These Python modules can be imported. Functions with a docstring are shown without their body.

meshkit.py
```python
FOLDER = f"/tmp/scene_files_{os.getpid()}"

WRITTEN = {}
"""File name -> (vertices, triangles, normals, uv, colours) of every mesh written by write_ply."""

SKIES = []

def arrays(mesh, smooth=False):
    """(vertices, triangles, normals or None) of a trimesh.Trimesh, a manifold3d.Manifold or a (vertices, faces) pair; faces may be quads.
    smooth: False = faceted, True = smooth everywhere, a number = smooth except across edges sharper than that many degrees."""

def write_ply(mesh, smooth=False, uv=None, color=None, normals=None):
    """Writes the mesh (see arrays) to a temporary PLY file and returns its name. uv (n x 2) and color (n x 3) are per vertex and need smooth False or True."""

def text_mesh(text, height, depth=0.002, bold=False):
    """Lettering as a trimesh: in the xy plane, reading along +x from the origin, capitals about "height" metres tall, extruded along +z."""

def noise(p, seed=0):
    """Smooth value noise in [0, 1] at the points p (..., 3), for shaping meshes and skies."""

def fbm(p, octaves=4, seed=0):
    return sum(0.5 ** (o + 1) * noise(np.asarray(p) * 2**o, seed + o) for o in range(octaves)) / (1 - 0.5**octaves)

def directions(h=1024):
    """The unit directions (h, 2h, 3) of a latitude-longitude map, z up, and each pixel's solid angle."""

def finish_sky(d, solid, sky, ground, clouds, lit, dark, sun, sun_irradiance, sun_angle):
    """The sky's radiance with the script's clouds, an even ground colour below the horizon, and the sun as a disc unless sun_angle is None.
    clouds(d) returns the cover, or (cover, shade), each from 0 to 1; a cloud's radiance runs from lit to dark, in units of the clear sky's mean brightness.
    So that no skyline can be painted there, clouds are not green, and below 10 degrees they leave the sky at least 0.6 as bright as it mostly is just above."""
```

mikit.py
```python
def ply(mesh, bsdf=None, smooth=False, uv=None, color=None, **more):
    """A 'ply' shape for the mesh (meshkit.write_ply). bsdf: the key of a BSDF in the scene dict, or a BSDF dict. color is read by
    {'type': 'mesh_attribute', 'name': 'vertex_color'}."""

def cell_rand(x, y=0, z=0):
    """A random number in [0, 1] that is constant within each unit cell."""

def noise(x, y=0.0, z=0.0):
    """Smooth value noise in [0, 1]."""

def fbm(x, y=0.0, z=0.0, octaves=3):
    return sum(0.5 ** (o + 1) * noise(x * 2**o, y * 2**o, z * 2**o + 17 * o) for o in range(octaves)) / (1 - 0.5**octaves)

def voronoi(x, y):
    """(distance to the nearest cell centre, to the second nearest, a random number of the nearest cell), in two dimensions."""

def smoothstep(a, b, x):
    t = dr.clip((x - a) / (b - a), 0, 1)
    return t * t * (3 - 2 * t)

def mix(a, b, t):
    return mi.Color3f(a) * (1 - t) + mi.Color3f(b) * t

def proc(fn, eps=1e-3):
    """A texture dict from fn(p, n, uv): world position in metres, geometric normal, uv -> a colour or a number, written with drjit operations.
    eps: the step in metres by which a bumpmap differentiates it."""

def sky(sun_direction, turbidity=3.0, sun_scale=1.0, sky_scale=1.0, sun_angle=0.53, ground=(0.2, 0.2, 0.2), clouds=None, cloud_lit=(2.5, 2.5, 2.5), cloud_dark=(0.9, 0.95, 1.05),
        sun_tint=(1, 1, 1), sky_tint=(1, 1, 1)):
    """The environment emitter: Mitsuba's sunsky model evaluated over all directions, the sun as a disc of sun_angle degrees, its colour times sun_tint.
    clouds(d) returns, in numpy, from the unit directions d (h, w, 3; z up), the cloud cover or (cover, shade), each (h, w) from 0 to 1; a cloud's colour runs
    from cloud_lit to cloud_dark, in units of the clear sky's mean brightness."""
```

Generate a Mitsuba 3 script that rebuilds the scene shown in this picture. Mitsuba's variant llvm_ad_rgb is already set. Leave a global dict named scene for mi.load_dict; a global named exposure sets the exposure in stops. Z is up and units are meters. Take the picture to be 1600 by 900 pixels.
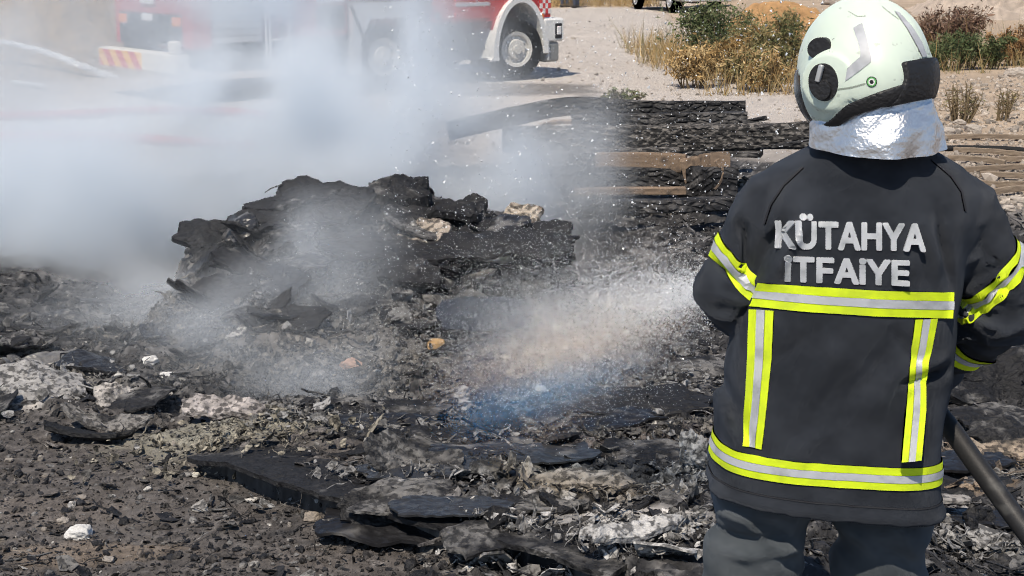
import math, random
import numpy as np, trimesh, drjit as dr, mitsuba as mi, mikit, meshkit
import manifold3d as m3
from scipy.spatial import cKDTree
from mikit import proc, noise as mnoise, fbm as mfbm, smoothstep as mss, mix as mmix

T = mi.ScalarTransform4f
scene, labels = {}, {}
exposure = 1.55

# ---------------------------------------------------------------- camera, sky
F_PX, H = 2300.0, 1.85
PITCH = math.atan(478 / F_PX)
CP, SP = math.cos(PITCH), math.sin(PITCH)
scene['camera'] = {'type': 'perspective', 'fov': math.degrees(2 * math.atan(800 / F_PX)), 'fov_axis': 'x', 'near_clip': 0.05, 'far_clip': 600.0,
                   'to_world': T().look_at(origin=[0, 0, H], target=[0, CP, H - SP], up=[0, 0, 1])}
SUN = np.array([-0.20, -0.555, 0.808]); SUN /= np.linalg.norm(SUN)
scene['sky'] = mikit.sky(SUN.tolist(), turbidity=3, sun_angle=0.53, ground=(0.28, 0.24, 0.2), sun_tint=(0.93, 1.0, 1.11))

# ---------------------------------------------------------------- helpers
def rays(px, py):
    px, py = np.broadcast_arrays(np.asarray(px, float), np.asarray(py, float))
    a, b = (px - 800) / F_PX, (450 - py) / F_PX
    return np.stack([a, CP + b * SP, -SP + b * CP], -1)
def at(px, py, Y):
    """point on the plane y = Y that is seen at photograph pixel (px, py)"""
    d = rays(px, py)
    return np.array([0, 0, H]) + d * (np.asarray(Y, float) / d[..., 1])[..., None]
def gnd(px, py, z=0.0):
    d = rays(px, py)
    return np.array([0, 0, H]) + d * ((z - H) / d[..., 2])[..., None]
def sm(a, b, x):
    t = np.clip((np.asarray(x, float) - a) / (b - a), 0, 1)
    return t * t * (3 - 2 * t)
def n2(x, y, seed=0):
    x, y = np.asarray(x, float), np.asarray(y, float)
    ix, iy = np.floor(x).astype(np.int64), np.floor(y).astype(np.int64)
    tx, ty = x - ix, y - iy
    tx, ty = tx * tx * (3 - 2 * tx), ty * ty * (3 - 2 * ty)
    def hs(a, b):
        h = (a * 374761393 + b * 668265263 + seed * 144665 + 1013904223) & 0xFFFFFFFF
        h = ((h ^ (h >> 13)) * 1274126177) & 0xFFFFFFFF
        return ((h ^ (h >> 16)) & 0xFFFFFF) / 16777215.0
    return (hs(ix, iy) * (1 - tx) + hs(ix + 1, iy) * tx) * (1 - ty) + (hs(ix, iy + 1) * (1 - tx) + hs(ix + 1, iy + 1) * tx) * ty
def f2(x, y, octv=4, seed=0):
    return sum(0.5 ** (o + 1) * n2(x * 2**o + 7.3 * o, y * 2**o - 3.1 * o, seed + o) for o in range(octv)) / (1 - 0.5**octv)
def r2(x, y, octv=4, seed=0):
    """ridged noise 0..1"""
    return sum(0.5 ** (o + 1) * (1 - abs(2 * n2(x * 2**o + 5.7 * o, y * 2**o + 1.9 * o, seed + o) - 1)) for o in range(octv)) / (1 - 0.5**octv)
def fb3(p, octv=3, seed=0): return meshkit.fbm(p, octv, seed)

def add(key, mesh, bsdf, smooth=False, color=None, **kw):
    k, n = key, 0
    while k in scene or k in labels and key == k and n < 0:
        n += 1; k = f'{key}_{n:03d}'
    scene[k] = mikit.ply(mesh, bsdf, smooth=smooth, color=color, **kw)
    return k
def name(key):
    """a free key for a thing whose parts follow"""
    k, n = key, 0
    while k in labels or k in scene:
        n += 1; k = f'{key}_{n:03d}'
    return k
def lab(key, label=None, cat=None, group=None, kind=None):
    d = labels.setdefault(key, {})
    if label: d['label'] = label
    if cat: d['category'] = cat
    if group: d['group'] = group
    if kind: d['kind'] = kind
    return key
def thing(key, mesh, bsdf, label, cat, group=None, **kw):
    k = name(key)
    scene[k] = mikit.ply(mesh, bsdf, **kw)
    return lab(k, label, cat, group)
def TM(v, f): return trimesh.Trimesh(np.asarray(v, float), np.asarray(f, int), process=False)
def join(ms): return trimesh.util.concatenate(ms)
def cbox(sx, sy, sz, c=0.01, at_=(0, 0, 0)):
    """chamfered box of full size sx, sy, sz centred on at_"""
    h = np.array([sx, sy, sz]) / 2
    c = min(c, 0.45 * min(sx, sy, sz))
    pts = []
    for s in np.ndindex(2, 2, 2):
        s = np.array(s) * 2 - 1
        for k in range(3):
            q = s * (h - c); q[k] = s[k] * h[k]; pts.append(q)
    m = m3.Manifold.hull_points(np.array(pts, np.float32)).to_mesh()
    return trimesh.Trimesh(m.vert_properties[:, :3] + np.array(at_), m.tri_verts, process=False)
def box2(lo, hi, c=0.01):
    lo, hi = np.array(lo, float), np.array(hi, float)
    return cbox(*(hi - lo), c, (lo + hi) / 2)
def tube(path, rad, n=8, caps=True):
    P = np.asarray(path, float); R = np.broadcast_to(np.asarray(rad, float), (len(P),))
    t = np.gradient(P, axis=0); t /= np.linalg.norm(t, axis=1, keepdims=True) + 1e-12
    up = np.array([0, 0, 1.0]) if abs(t[0, 2]) < 0.9 else np.array([1.0, 0, 0])
    a = np.cross(t, up); a /= np.linalg.norm(a, axis=1, keepdims=True) + 1e-12
    b = np.cross(a, t)
    th = np.arange(n) / n * 2 * np.pi
    V = (P[:, None] + R[:, None, None] * (np.cos(th)[None, :, None] * a[:, None] + np.sin(th)[None, :, None] * b[:, None])).reshape(-1, 3)
    i = np.arange(len(P) - 1)[:, None] * n + np.arange(n)[None]
    j = np.arange(len(P) - 1)[:, None] * n + (np.arange(n)[None] + 1) % n
    Fq = np.stack([i, j, j + n, i + n], -1).reshape(-1, 4)
    Fs = np.vstack([Fq[:, [0, 2, 1]], Fq[:, [0, 3, 2]]])
    if caps:
        V = np.vstack([V, P[:1], P[-1:]]); c0, c1 = len(V) - 2, len(V) - 1; k = np.arange(n); l = (k + 1) % n; e = (len(P) - 1) * n
        Fs = np.vstack([Fs, np.stack([np.full(n, c0), k, l], 1), np.stack([np.full(n, c1), e + l, e + k], 1)])
    return TM(V, Fs)
def spline(pts, n=24):
    P = np.asarray(pts, float); s = np.r_[0, np.cumsum(np.linalg.norm(np.diff(P, axis=0), axis=1))]
    from scipy.interpolate import PchipInterpolator
    return PchipInterpolator(s, P)(np.linspace(0, s[-1], n))
def rotz(m, a):
    m.apply_transform(trimesh.transformations.rotation_matrix(a, [0, 0, 1])); return m
def rmat(rng, n):
    """n random rotation matrices"""
    q = rng.normal(size=(n, 4)); q /= np.linalg.norm(q, axis=1, keepdims=True); w, x, y, z = q.T
    return np.stack([1 - 2 * (y * y + z * z), 2 * (x * y - w * z), 2 * (x * z + w * y), 2 * (x * y + w * z), 1 - 2 * (x * x + z * z), 2 * (y * z - w * x),
                     2 * (x * z - w * y), 2 * (y * z + w * x), 1 - 2 * (x * x + y * y)], -1).reshape(n, 3, 3)
def frames(nrm, ang):
    """rotation matrices whose z column is nrm, turned by ang"""
    nrm = nrm / np.linalg.norm(nrm, axis=1, keepdims=True)
    ref = np.where(abs(nrm[:, 2:3]) < 0.95, [[0, 0, 1.0]], [[1.0, 0, 0]])
    a = np.cross(ref, nrm); a /= np.linalg.norm(a, axis=1, keepdims=True); b = np.cross(nrm, a)
    ca, sa = np.cos(ang)[:, None], np.sin(ang)[:, None]
    return np.stack([a * ca + b * sa, -a * sa + b * ca, nrm], -1)
def scatter(protos, pos, rot, scl, col, rng, jitter=0.25):
    """one mesh of many copies: protos (list of meshes), pos (n,3), rot (n,3,3), scl (n,3), col (n,3) -> mesh, colours"""
    which = rng.integers(0, len(protos), len(pos)); V, Fc, C, o = [], [], [], 0
    for k, pr in enumerate(protos):
        s = np.nonzero(which == k)[0]
        if not len(s): continue
        v, f = np.asarray(pr.vertices), np.asarray(pr.faces)
        X = np.einsum('nij,nvj->nvi', rot[s], v[None] * scl[s][:, None]) + pos[s][:, None]
        V.append(X.reshape(-1, 3)); Fc.append((f[None] + (np.arange(len(s)) * len(v))[:, None, None]).reshape(-1, 3) + o); o += len(s) * len(v)
        C.append((col[s][:, None] * (1 + jitter * rng.uniform(-1, 1, (len(s), len(v), 1)))).reshape(-1, 3))
    return TM(np.vstack(V), np.vstack(Fc)), np.clip(np.vstack(C), 0.004, 0.9)

# signed distance helpers
def smin(a, b, k):
    h = np.clip(0.5 + 0.5 * (b - a) / k, 0, 1)
    return b * (1 - h) + a * h - k * h * (1 - h)
def cap(p, a, b, ra, rb):
    a, b = np.asarray(a, float), np.asarray(b, float); ab = b - a
    t = np.clip(((p - a) @ ab) / (ab @ ab), 0, 1)
    return np.linalg.norm(p - a - t[..., None] * ab, axis=-1) - (ra + (rb - ra) * t)
def ell(p, c, r):
    r = np.asarray(r, float); q = (p - np.asarray(c, float)) / r
    k = np.linalg.norm(q, axis=-1)
    return np.where(k < 0.35, (k - 1) * r.min(), (k - 1) * k / (np.linalg.norm(q / r, axis=-1) + 1e-9))
def nets(fn, lo, hi, h):
    """surface nets of the zero set of fn on a grid of step h"""
    ax = [np.arange(l, u + h, h) for l, u in zip(lo, hi)]
    S = np.empty([len(a) for a in ax], np.float32)
    Y, Z = np.meshgrid(ax[1], ax[2], indexing='ij')
    for i0 in range(0, len(ax[0]), 16):
        xs = ax[0][i0:i0 + 16]
        P = np.stack([np.broadcast_to(xs[:, None, None], (len(xs),) + Y.shape), np.broadcast_to(Y, (len(xs),) + Y.shape), np.broadcast_to(Z, (len(xs),) + Y.shape)], -1)
        S[i0:i0 + 16] = fn(P.reshape(-1, 3)).reshape(P.shape[:3])
    ins = S < 0
    c = sum(ins[a:S.shape[0] - 1 + a, b:S.shape[1] - 1 + b, d:S.shape[2] - 1 + d].astype(np.int8) for a, b, d in np.ndindex(2, 2, 2))
    act = (c > 0) & (c < 8); idx = -np.ones(act.shape, np.int64); ii = np.argwhere(act); idx[act] = np.arange(len(ii))
    acc, cnt = np.zeros((len(ii), 3)), np.zeros(len(ii))
    cor = list(np.ndindex(2, 2, 2))
    for p in cor:
        for k in range(3):
            if p[k]: continue
            q = list(p); q[k] = 1
            s0 = S[ii[:, 0] + p[0], ii[:, 1] + p[1], ii[:, 2] + p[2]]; s1 = S[ii[:, 0] + q[0], ii[:, 1] + q[1], ii[:, 2] + q[2]]
            on = (s0 < 0) != (s1 < 0); t = np.where(on, s0 / np.where(on, s0 - s1, 1), 0)
            x = np.tile(np.array(p, float), (len(ii), 1)); x[:, k] = t
            acc[on] += x[on]; cnt[on] += 1
    V = (ii + acc / cnt[:, None]) * h + np.array(lo); Fq = []
    for k in range(3):
        a, b = (k + 1) % 3, (k + 2) % 3
        sl0, sl1 = [slice(1, -1)] * 3, [slice(1, -1)] * 3
        sl0[k] = slice(0, -1); sl1[k] = slice(1, None)
        x0, x1 = ins[tuple(sl0)], ins[tuple(sl1)]
        e = np.argwhere(x0 != x1); off = np.ones(3, int); off[k] = 0; e = e + off
        da, db = np.zeros(3, int), np.zeros(3, int); da[a] = 1; db[b] = 1
        g = lambda q: idx[q[:, 0], q[:, 1], q[:, 2]]
        quad = np.stack([g(e - da - db), g(e - db), g(e), g(e - da)], 1)
        flip = ~x0[tuple((e - off).T)]
        quad[flip] = quad[flip][:, ::-1]; Fq.append(quad)
    Fq = np.vstack(Fq)
    return TM(V, np.vstack([Fq[:, [0, 1, 2]], Fq[:, [0, 2, 3]]]))
def smooth_mesh(m, it, most=0.006):
    v0 = np.array(m.vertices); trimesh.smoothing.filter_taubin(m, iterations=it); v1 = np.array(m.vertices)
    m.vertices = np.where((np.linalg.norm(v1 - v0, axis=1) < most)[:, None], v1, v0); return m
def grad(fn, p, e=1.5e-3):
    g = np.stack([fn(p + np.eye(3)[k] * e) - fn(p - np.eye(3)[k] * e) for k in range(3)], -1)
    return g / (np.linalg.norm(g, axis=-1, keepdims=True) + 1e-12)
def march(fn, o, d, t0, t1, n=160):
    """first hit along each ray, by fixed steps and bisection"""
    d = d / np.linalg.norm(d, axis=-1, keepdims=True)
    t = np.full(len(d), t1); live = np.ones(len(d), bool); prev = t0
    for s in np.linspace(t0, t1, n)[1:]:
        k = np.nonzero(live)[0]; k = k[fn(o + d[k] * s) < 0]; t[k] = s; live[k] = False
        if not live.any(): break
    st = (t1 - t0) / (n - 1); a, b = t - st, t.copy()
    for _ in range(12):
        m = (a + b) / 2; ins = fn(o + d * m[:, None]) < 0
        b = np.where(ins, m, b); a = np.where(ins, a, m)
    return o + d * ((a + b) / 2)[:, None], ~live
def patch(fn, PX, PY, near, far, off, step=0.006):
    """a thin strip (with edges) lying on the surface fn: PX, PY are pixel grids (rows, cols)"""
    r, c = PX.shape
    P, hit = march(fn, np.array([0, 0, H]), rays(PX.ravel(), PY.ravel()), near, far, int((far - near) / step))
    return strip(fn, P.reshape(r, c, 3), off)
def strip(fn, P, off):
    r, c = P.shape[:2]
    N = grad(fn, P.reshape(-1, 3)).reshape(P.shape)
    top, bot = P + N * off, P - N * 0.004
    V = np.vstack([top.reshape(-1, 3), bot.reshape(-1, 3)]); n = r * c
    i = np.arange(n).reshape(r, c)
    q = np.stack([i[:-1, :-1], i[1:, :-1], i[1:, 1:], i[:-1, 1:]], -1).reshape(-1, 4)
    qs = [q]
    for e in (i[0, ::-1], i[-1], i[:, 0], i[::-1, -1]):
        qs.append(np.stack([e[:-1], e[:-1] + n, e[1:] + n, e[1:]], -1)[:, ::-1])
    q = np.vstack(qs)
    m = TM(V, np.vstack([q[:, [0, 1, 2]], q[:, [0, 2, 3]]]))
    # outward orientation by the surface normal of the first faces
    if (m.face_normals[: (r - 1) * (c - 1)] * N[:-1, :-1].reshape(-1, 3)).sum() < 0: m.invert()
    return m
# ---------------------------------------------------------------- materials
def VC(rough=0.75, spec=0.3, **kw):
    return {'type': 'principled', 'base_color': {'type': 'mesh_attribute', 'name': 'vertex_color'}, 'roughness': rough, 'specular': spec, **kw}
def P(col, rough=0.5, spec=0.5, **kw):
    return {'type': 'principled', 'base_color': {'type': 'rgb', 'value': list(col)} if not isinstance(col, dict) else col, 'roughness': rough, 'specular': spec, **kw}
def two(b): return {'type': 'twosided', 'bsdf': b}
def bump(b, fn, eps=1e-3): return {'type': 'bumpmap', 'arbitrary': proc(fn, eps), 'bsdf': b}

def ground_rough(p, n, uv):
    d = dr.sqrt(dr.square((p.x - 0.05) / 1.1) + dr.square((p.y - 5.75) / 0.55)); e = dr.sqrt(dr.square((p.x - 0.35) / 0.95) + dr.square((p.y - 6.9) / 0.75))
    w = dr.maximum(mss(1.15, 0.6, d), mss(1.15, 0.6, e)) * mss(0.4, 0.6, mfbm(p.x * 4, p.y * 6, 0, 3))
    return 0.85 - 0.5 * w
def grain_bump(p, n, uv): return 0.018 * mfbm(p.x * 60, p.y * 60, p.z * 60, 4)
def speck(p, n, uv):
    k = mfbm(p.x * 55, p.y * 55, p.z * 55, 4); return mss(0.44, 0.62, k) * 0.75
def dark_speck(amount): return {'type': 'principled', 'base_color': {'type': 'rgb', 'value': [0.010, 0.010, 0.011]}, 'roughness': amount, 'specular': 0.35}
def char_bump(p, n, uv): return 0.016 * mfbm(p.x * 60, p.y * 60, p.z * 60, 4)
scene['ground_mat'] = bump({'type': 'principled', 'base_color': {'type': 'mesh_attribute', 'name': 'vertex_color'}, 'roughness': proc(ground_rough), 'specular': 0.35}, grain_bump)
scene['char_mat'] = bump({'type': 'blendbsdf', 'weight': proc(speck), 'a': VC(0.66, 0.35), 'b': dark_speck(0.6)}, char_bump)
scene['dull_mat'] = VC(0.85, 0.2)
scene['leaf_mat'] = two(VC(0.7, 0.25))
scene['wet_char_mat'] = bump(VC(0.33, 0.5), lambda p, n, uv: 0.005 * mfbm(p.x * 30, p.y * 30, p.z * 30, 3))
def wood_col(p, n, uv):
    g = mfbm(p.x * 3, p.y * 60, p.z * 60, 3); k = mfbm(p.x * 9, p.y * 9, p.z * 9, 3)
    return mmix(mmix((0.16, 0.115, 0.08), (0.30, 0.22, 0.16), g), (0.05, 0.045, 0.042), mss(0.50, 0.75, k) * 0.8)
scene['wood_mat'] = P(proc(wood_col), 0.8, 0.2)
def char_cracks(p):
    f1, f2_, r = mikit.voronoi(p.x * 11 + 1.5 * mfbm(p.x * 6, p.z * 6, p.y * 6, 2), (p.z + 0.6 * p.y) * 20); return mss(0.0, 0.5, f2_ - f1), r
def charwood_col(p, n, uv):
    k = mfbm(p.x * 7, p.y * 7, p.z * 9, 4); c, r = char_cracks(p)
    return mmix(mmix((0.018, 0.018, 0.02), (0.05, 0.048, 0.048), r), (0.15, 0.142, 0.138), mss(0.48, 0.72, k) * 0.8) * (0.55 + 0.45 * c)
scene['charwood_mat'] = bump(P(proc(charwood_col), 0.6, 0.4), lambda p, n, uv: 0.012 * char_cracks(p)[0] + 0.012 * mfbm(p.x * 30, p.y * 40, p.z * 40, 3))
scene['stone_mat'] = bump(VC(0.9, 0.2), lambda p, n, uv: 0.01 * mfbm(p.x * 40, p.y * 40, p.z * 40, 3))
def bark_col(p, n, uv):
    k = mfbm(p.x * 30, p.y * 45, p.z * 45, 4); return mmix((0.03, 0.029, 0.029), (0.20, 0.185, 0.17), mss(0.42, 0.7, k))
scene['bark_mat'] = bump(P(proc(bark_col), 0.85, 0.2), lambda p, n, uv: 0.03 * mfbm(p.x * 25, p.y * 40, p.z * 40, 3))
# vehicles
scene['red_paint'] = P((0.42, 0.018, 0.02), 0.25, 0.5, clearcoat=0.6, clearcoat_gloss=0.9)
scene['white_paint'] = P((0.72, 0.72, 0.7), 0.3, 0.5, clearcoat=0.4)
scene['cream_paint'] = P((0.70, 0.66, 0.58), 0.35, 0.5)
scene['silver_paint'] = P((0.55, 0.56, 0.57), 0.35, 0.5, metallic=0.35)
scene['grey_paint'] = P((0.28, 0.29, 0.29), 0.35, 0.5, metallic=0.3)
scene['black_part'] = P((0.018, 0.018, 0.02), 0.5, 0.4)
scene['rubber'] = P((0.02, 0.02, 0.021), 0.8, 0.3)
scene['rim_paint'] = P((0.52, 0.51, 0.48), 0.45, 0.4)
scene['steel'] = {'type': 'roughconductor', 'material': 'Al', 'alpha': 0.25}
scene['truck_glass'] = P((0.02, 0.025, 0.03), 0.08, 0.6)
scene['orange_lens'] = P((0.75, 0.22, 0.03), 0.2, 0.5)
scene['red_lens'] = P((0.5, 0.02, 0.02), 0.2, 0.5)
scene['clear_lens'] = P((0.75, 0.75, 0.75), 0.15, 0.6)
scene['yellow_sheet'] = P((0.85, 0.45, 0.05), 0.4, 0.4)
scene['red_sheet'] = P((0.6, 0.05, 0.05), 0.4, 0.4)
# firefighter
def weave(p, n, uv): return 0.0012 * (dr.sin(p.x * 2600) * dr.sin(p.z * 2600)) + 0.006 * mfbm(p.x * 25, p.y * 25, p.z * 25, 3)
def jacket_col(p, n, uv):
    k = mfbm(p.x * 14, p.y * 14, p.z * 14, 4)
    return mmix((0.026, 0.031, 0.041), (0.045, 0.052, 0.066), mss(0.3, 0.7, k))
scene['jacket_cloth'] = bump(P(proc(jacket_col), 0.60, 0.45, sheen=0.15), weave, 5e-4)
def trouser_col(p, n, uv):
    k = mfbm(p.x * 10, p.y * 10, p.z * 10, 4)
    return mmix((0.075, 0.088, 0.100), (0.125, 0.141, 0.156), mss(0.3, 0.7, k))
scene['trouser_cloth'] = bump(P(proc(trouser_col), 0.62, 0.45, sheen=0.15), weave, 5e-4)
scene['piping_cloth'] = P((0.03, 0.031, 0.036), 0.8, 0.3)
def yellow_col(p, n, uv):
    return mmix((0.70, 0.88, 0.02), (0.52, 0.66, 0.03), mss(0.42, 0.75, mfbm(p.x * 22, p.y * 22, p.z * 22, 4)) * 0.8)
scene['fluo_yellow'] = P(proc(yellow_col), 0.7, 0.3)
def silver_col(p, n, uv):
    return mmix((0.50, 0.52, 0.55), (0.34, 0.36, 0.38), mss(0.4, 0.75, mfbm(p.x * 26, p.y * 26, p.z * 26, 4)))
scene['retro_silver'] = P(proc(silver_col), 0.45, 0.5)
scene['letter_silver'] = P(proc(silver_col), 0.5, 0.5)
def helmet_col(p, n, uv):
    k = mfbm(p.x * 60, p.y * 60, p.z * 60, 3); s = mfbm(p.x * 8 + 40 * p.z, p.y * 30, p.z * 14, 4)
    c = mmix((0.63, 0.74, 0.63), (0.70, 0.79, 0.69), mfbm(p.x * 9, p.y * 9, p.z * 9, 3))
    return mmix(c, (0.25, 0.27, 0.23), mss(0.70, 0.78, s) * 0.6 + mss(0.72, 0.8, k) * 0.4)
scene['helmet_shell'] = P(proc(helmet_col), 0.36, 0.5, clearcoat=0.25)
scene['helmet_black'] = bump(P((0.02, 0.02, 0.022), 0.5, 0.45), lambda p, n, uv: 0.002 * mfbm(p.x * 200, p.y * 200, p.z * 200, 2), 3e-4)
scene['scratch_grey'] = P((0.30, 0.35, 0.29), 0.6, 0.3)
scene['visor_plastic'] = P((0.03, 0.035, 0.04), 0.15, 0.6)
def foil_bump(p, n, uv): return 0.006 * mfbm(p.x * 14, p.y * 14, p.z * 20, 3) + 0.0014 * mfbm(p.x * 190, p.y * 190, p.z * 190, 2)
scene['foil'] = two(bump({'type': 'blendbsdf', 'weight': 0.30, 'a': {'type': 'roughconductor', 'material': 'Al', 'alpha': 0.2}, 'b': {'type': 'diffuse', 'reflectance': {'type': 'rgb', 'value': [0.46, 0.48, 0.51]}}}, foil_bump, 5e-4))
scene['skin'] = P((0.5, 0.3, 0.2), 0.5, 0.4)
scene['glove_leather'] = P((0.05, 0.045, 0.04), 0.7, 0.3)
def hose_col(p, n, uv):
    k = mfbm(p.x * 20, p.y * 20, p.z * 20, 3)
    return mmix((0.022, 0.022, 0.024), (0.10, 0.10, 0.098), mss(0.58, 0.78, k) * 0.7)
scene['hose_rubber'] = P(proc(hose_col), 0.55, 0.4)
scene['badge_green'] = P((0.12, 0.42, 0.12), 0.4)
scene['badge_white'] = P((0.75, 0.75, 0.72), 0.4)
scene['red_hose'] = P((0.42, 0.05, 0.05), 0.7, 0.3)
scene['water_drop'] = P((0.86, 0.88, 0.9), 0.25, 0.6)
scene['plain_denim'] = P((0.05, 0.06, 0.09), 0.85, 0.2)
scene['plain_shirt'] = P((0.25, 0.26, 0.28), 0.85, 0.2)
def dry_col(p, n, uv): return mmix((0.16, 0.12, 0.09), (0.34, 0.27, 0.2), mfbm(p.x * 8, p.y * 50, p.z * 50, 3))
scene['dry_wood'] = P(proc(dry_col), 0.85, 0.2)
# ---------------------------------------------------------------- ground
RID = np.array([(-600, 420), (-200, 436), (0, 436), (60, 446), (110, 456), (150, 458), (190, 480), (250, 476), (295, 452), (312, 384), (345, 372), (385, 362), (405, 340), (440, 318), (470, 303), (500, 308),
                (560, 334), (590, 318), (640, 310), (668, 328), (720, 345), (770, 350), (830, 362), (852, 388), (878, 440), (930, 474), (1000, 484), (1150, 486), (1400, 486), (1900, 490)], float)
_r = at(RID[:, 0], RID[:, 1], np.full(len(RID), 8.7))
EDGE = np.array([gnd(*q)[:2] for q in [(296, 742), (350, 765), (420, 792), (500, 822), (580, 846), (660, 872), (730, 886), (820, 908), (960, 950)]])   # edge of the lifted crust
def seg_dist(x, y, poly):
    """(distance, signed side) to a polyline in plan"""
    best, side = np.full(np.shape(x), 9e9), np.zeros(np.shape(x))
    for a, b in zip(poly[:-1], poly[1:]):
        ab = b - a; t = np.clip(((x - a[0]) * ab[0] + (y - a[1]) * ab[1]) / (ab @ ab), 0, 1)
        d = np.hypot(x - a[0] - t * ab[0], y - a[1] - t * ab[1]); c = ab[0] * (y - a[1]) - ab[1] * (x - a[0])
        side = np.where(d < best, np.sign(c), side); best = np.minimum(best, d)
    return best, side
def burnt(x, y):
    """1 inside the burnt ground"""
    w = (f2(x * 0.9, y * 0.9, 4, 5) - 0.5) * 1.6
    far = 14.6 + 0.25 * np.clip(x, -9, 3) - 1.2 * np.clip(x - 2.2, 0, 3)
    return sm(0.35, -0.35, y - far + w) * sm(0.3, -0.3, x - (4.6 - 0.05 * y) + w * 0.6) * sm(-9.0, -8.4, x) * sm(0.8, 1.4, y)
def smooth_ground(x, y):
    x, y = np.asarray(x, float), np.asarray(y, float)
    z = 0.0229 * np.clip(y - 13, 0, 45) + 0.16 * np.clip(y - 58, 0, 30)
    z = z + sm(0, 7, y - 24 - 0.4 * (x + 7)) * sm(-5.2, -8.5, x + 0.09 * (y - 24)) * (1.1 + 0.12 * np.clip(y - 24, 0, 30))
    z = z + 0.5 * sm(5.5, 9, x) * sm(33, 42, y)
    return z
def heap(x, y):
    wob = 0.35 * (f2(x * 1.3, y * 0.2, 3, 11) - 0.5)
    zr = np.interp(x, _r[:, 0], _r[:, 2])
    t = (y + wob - 6.25) / 2.4
    s = np.interp(t, [0, 0.18, 0.30, 0.52, 0.60, 0.72, 0.78, 0.90, 1.0], [0, 0.06, 0.22, 0.36, 0.52, 0.58, 0.80, 0.92, 1.0])
    return zr * np.where(t < 1, s, sm(2.0, 1.0, t))
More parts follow.
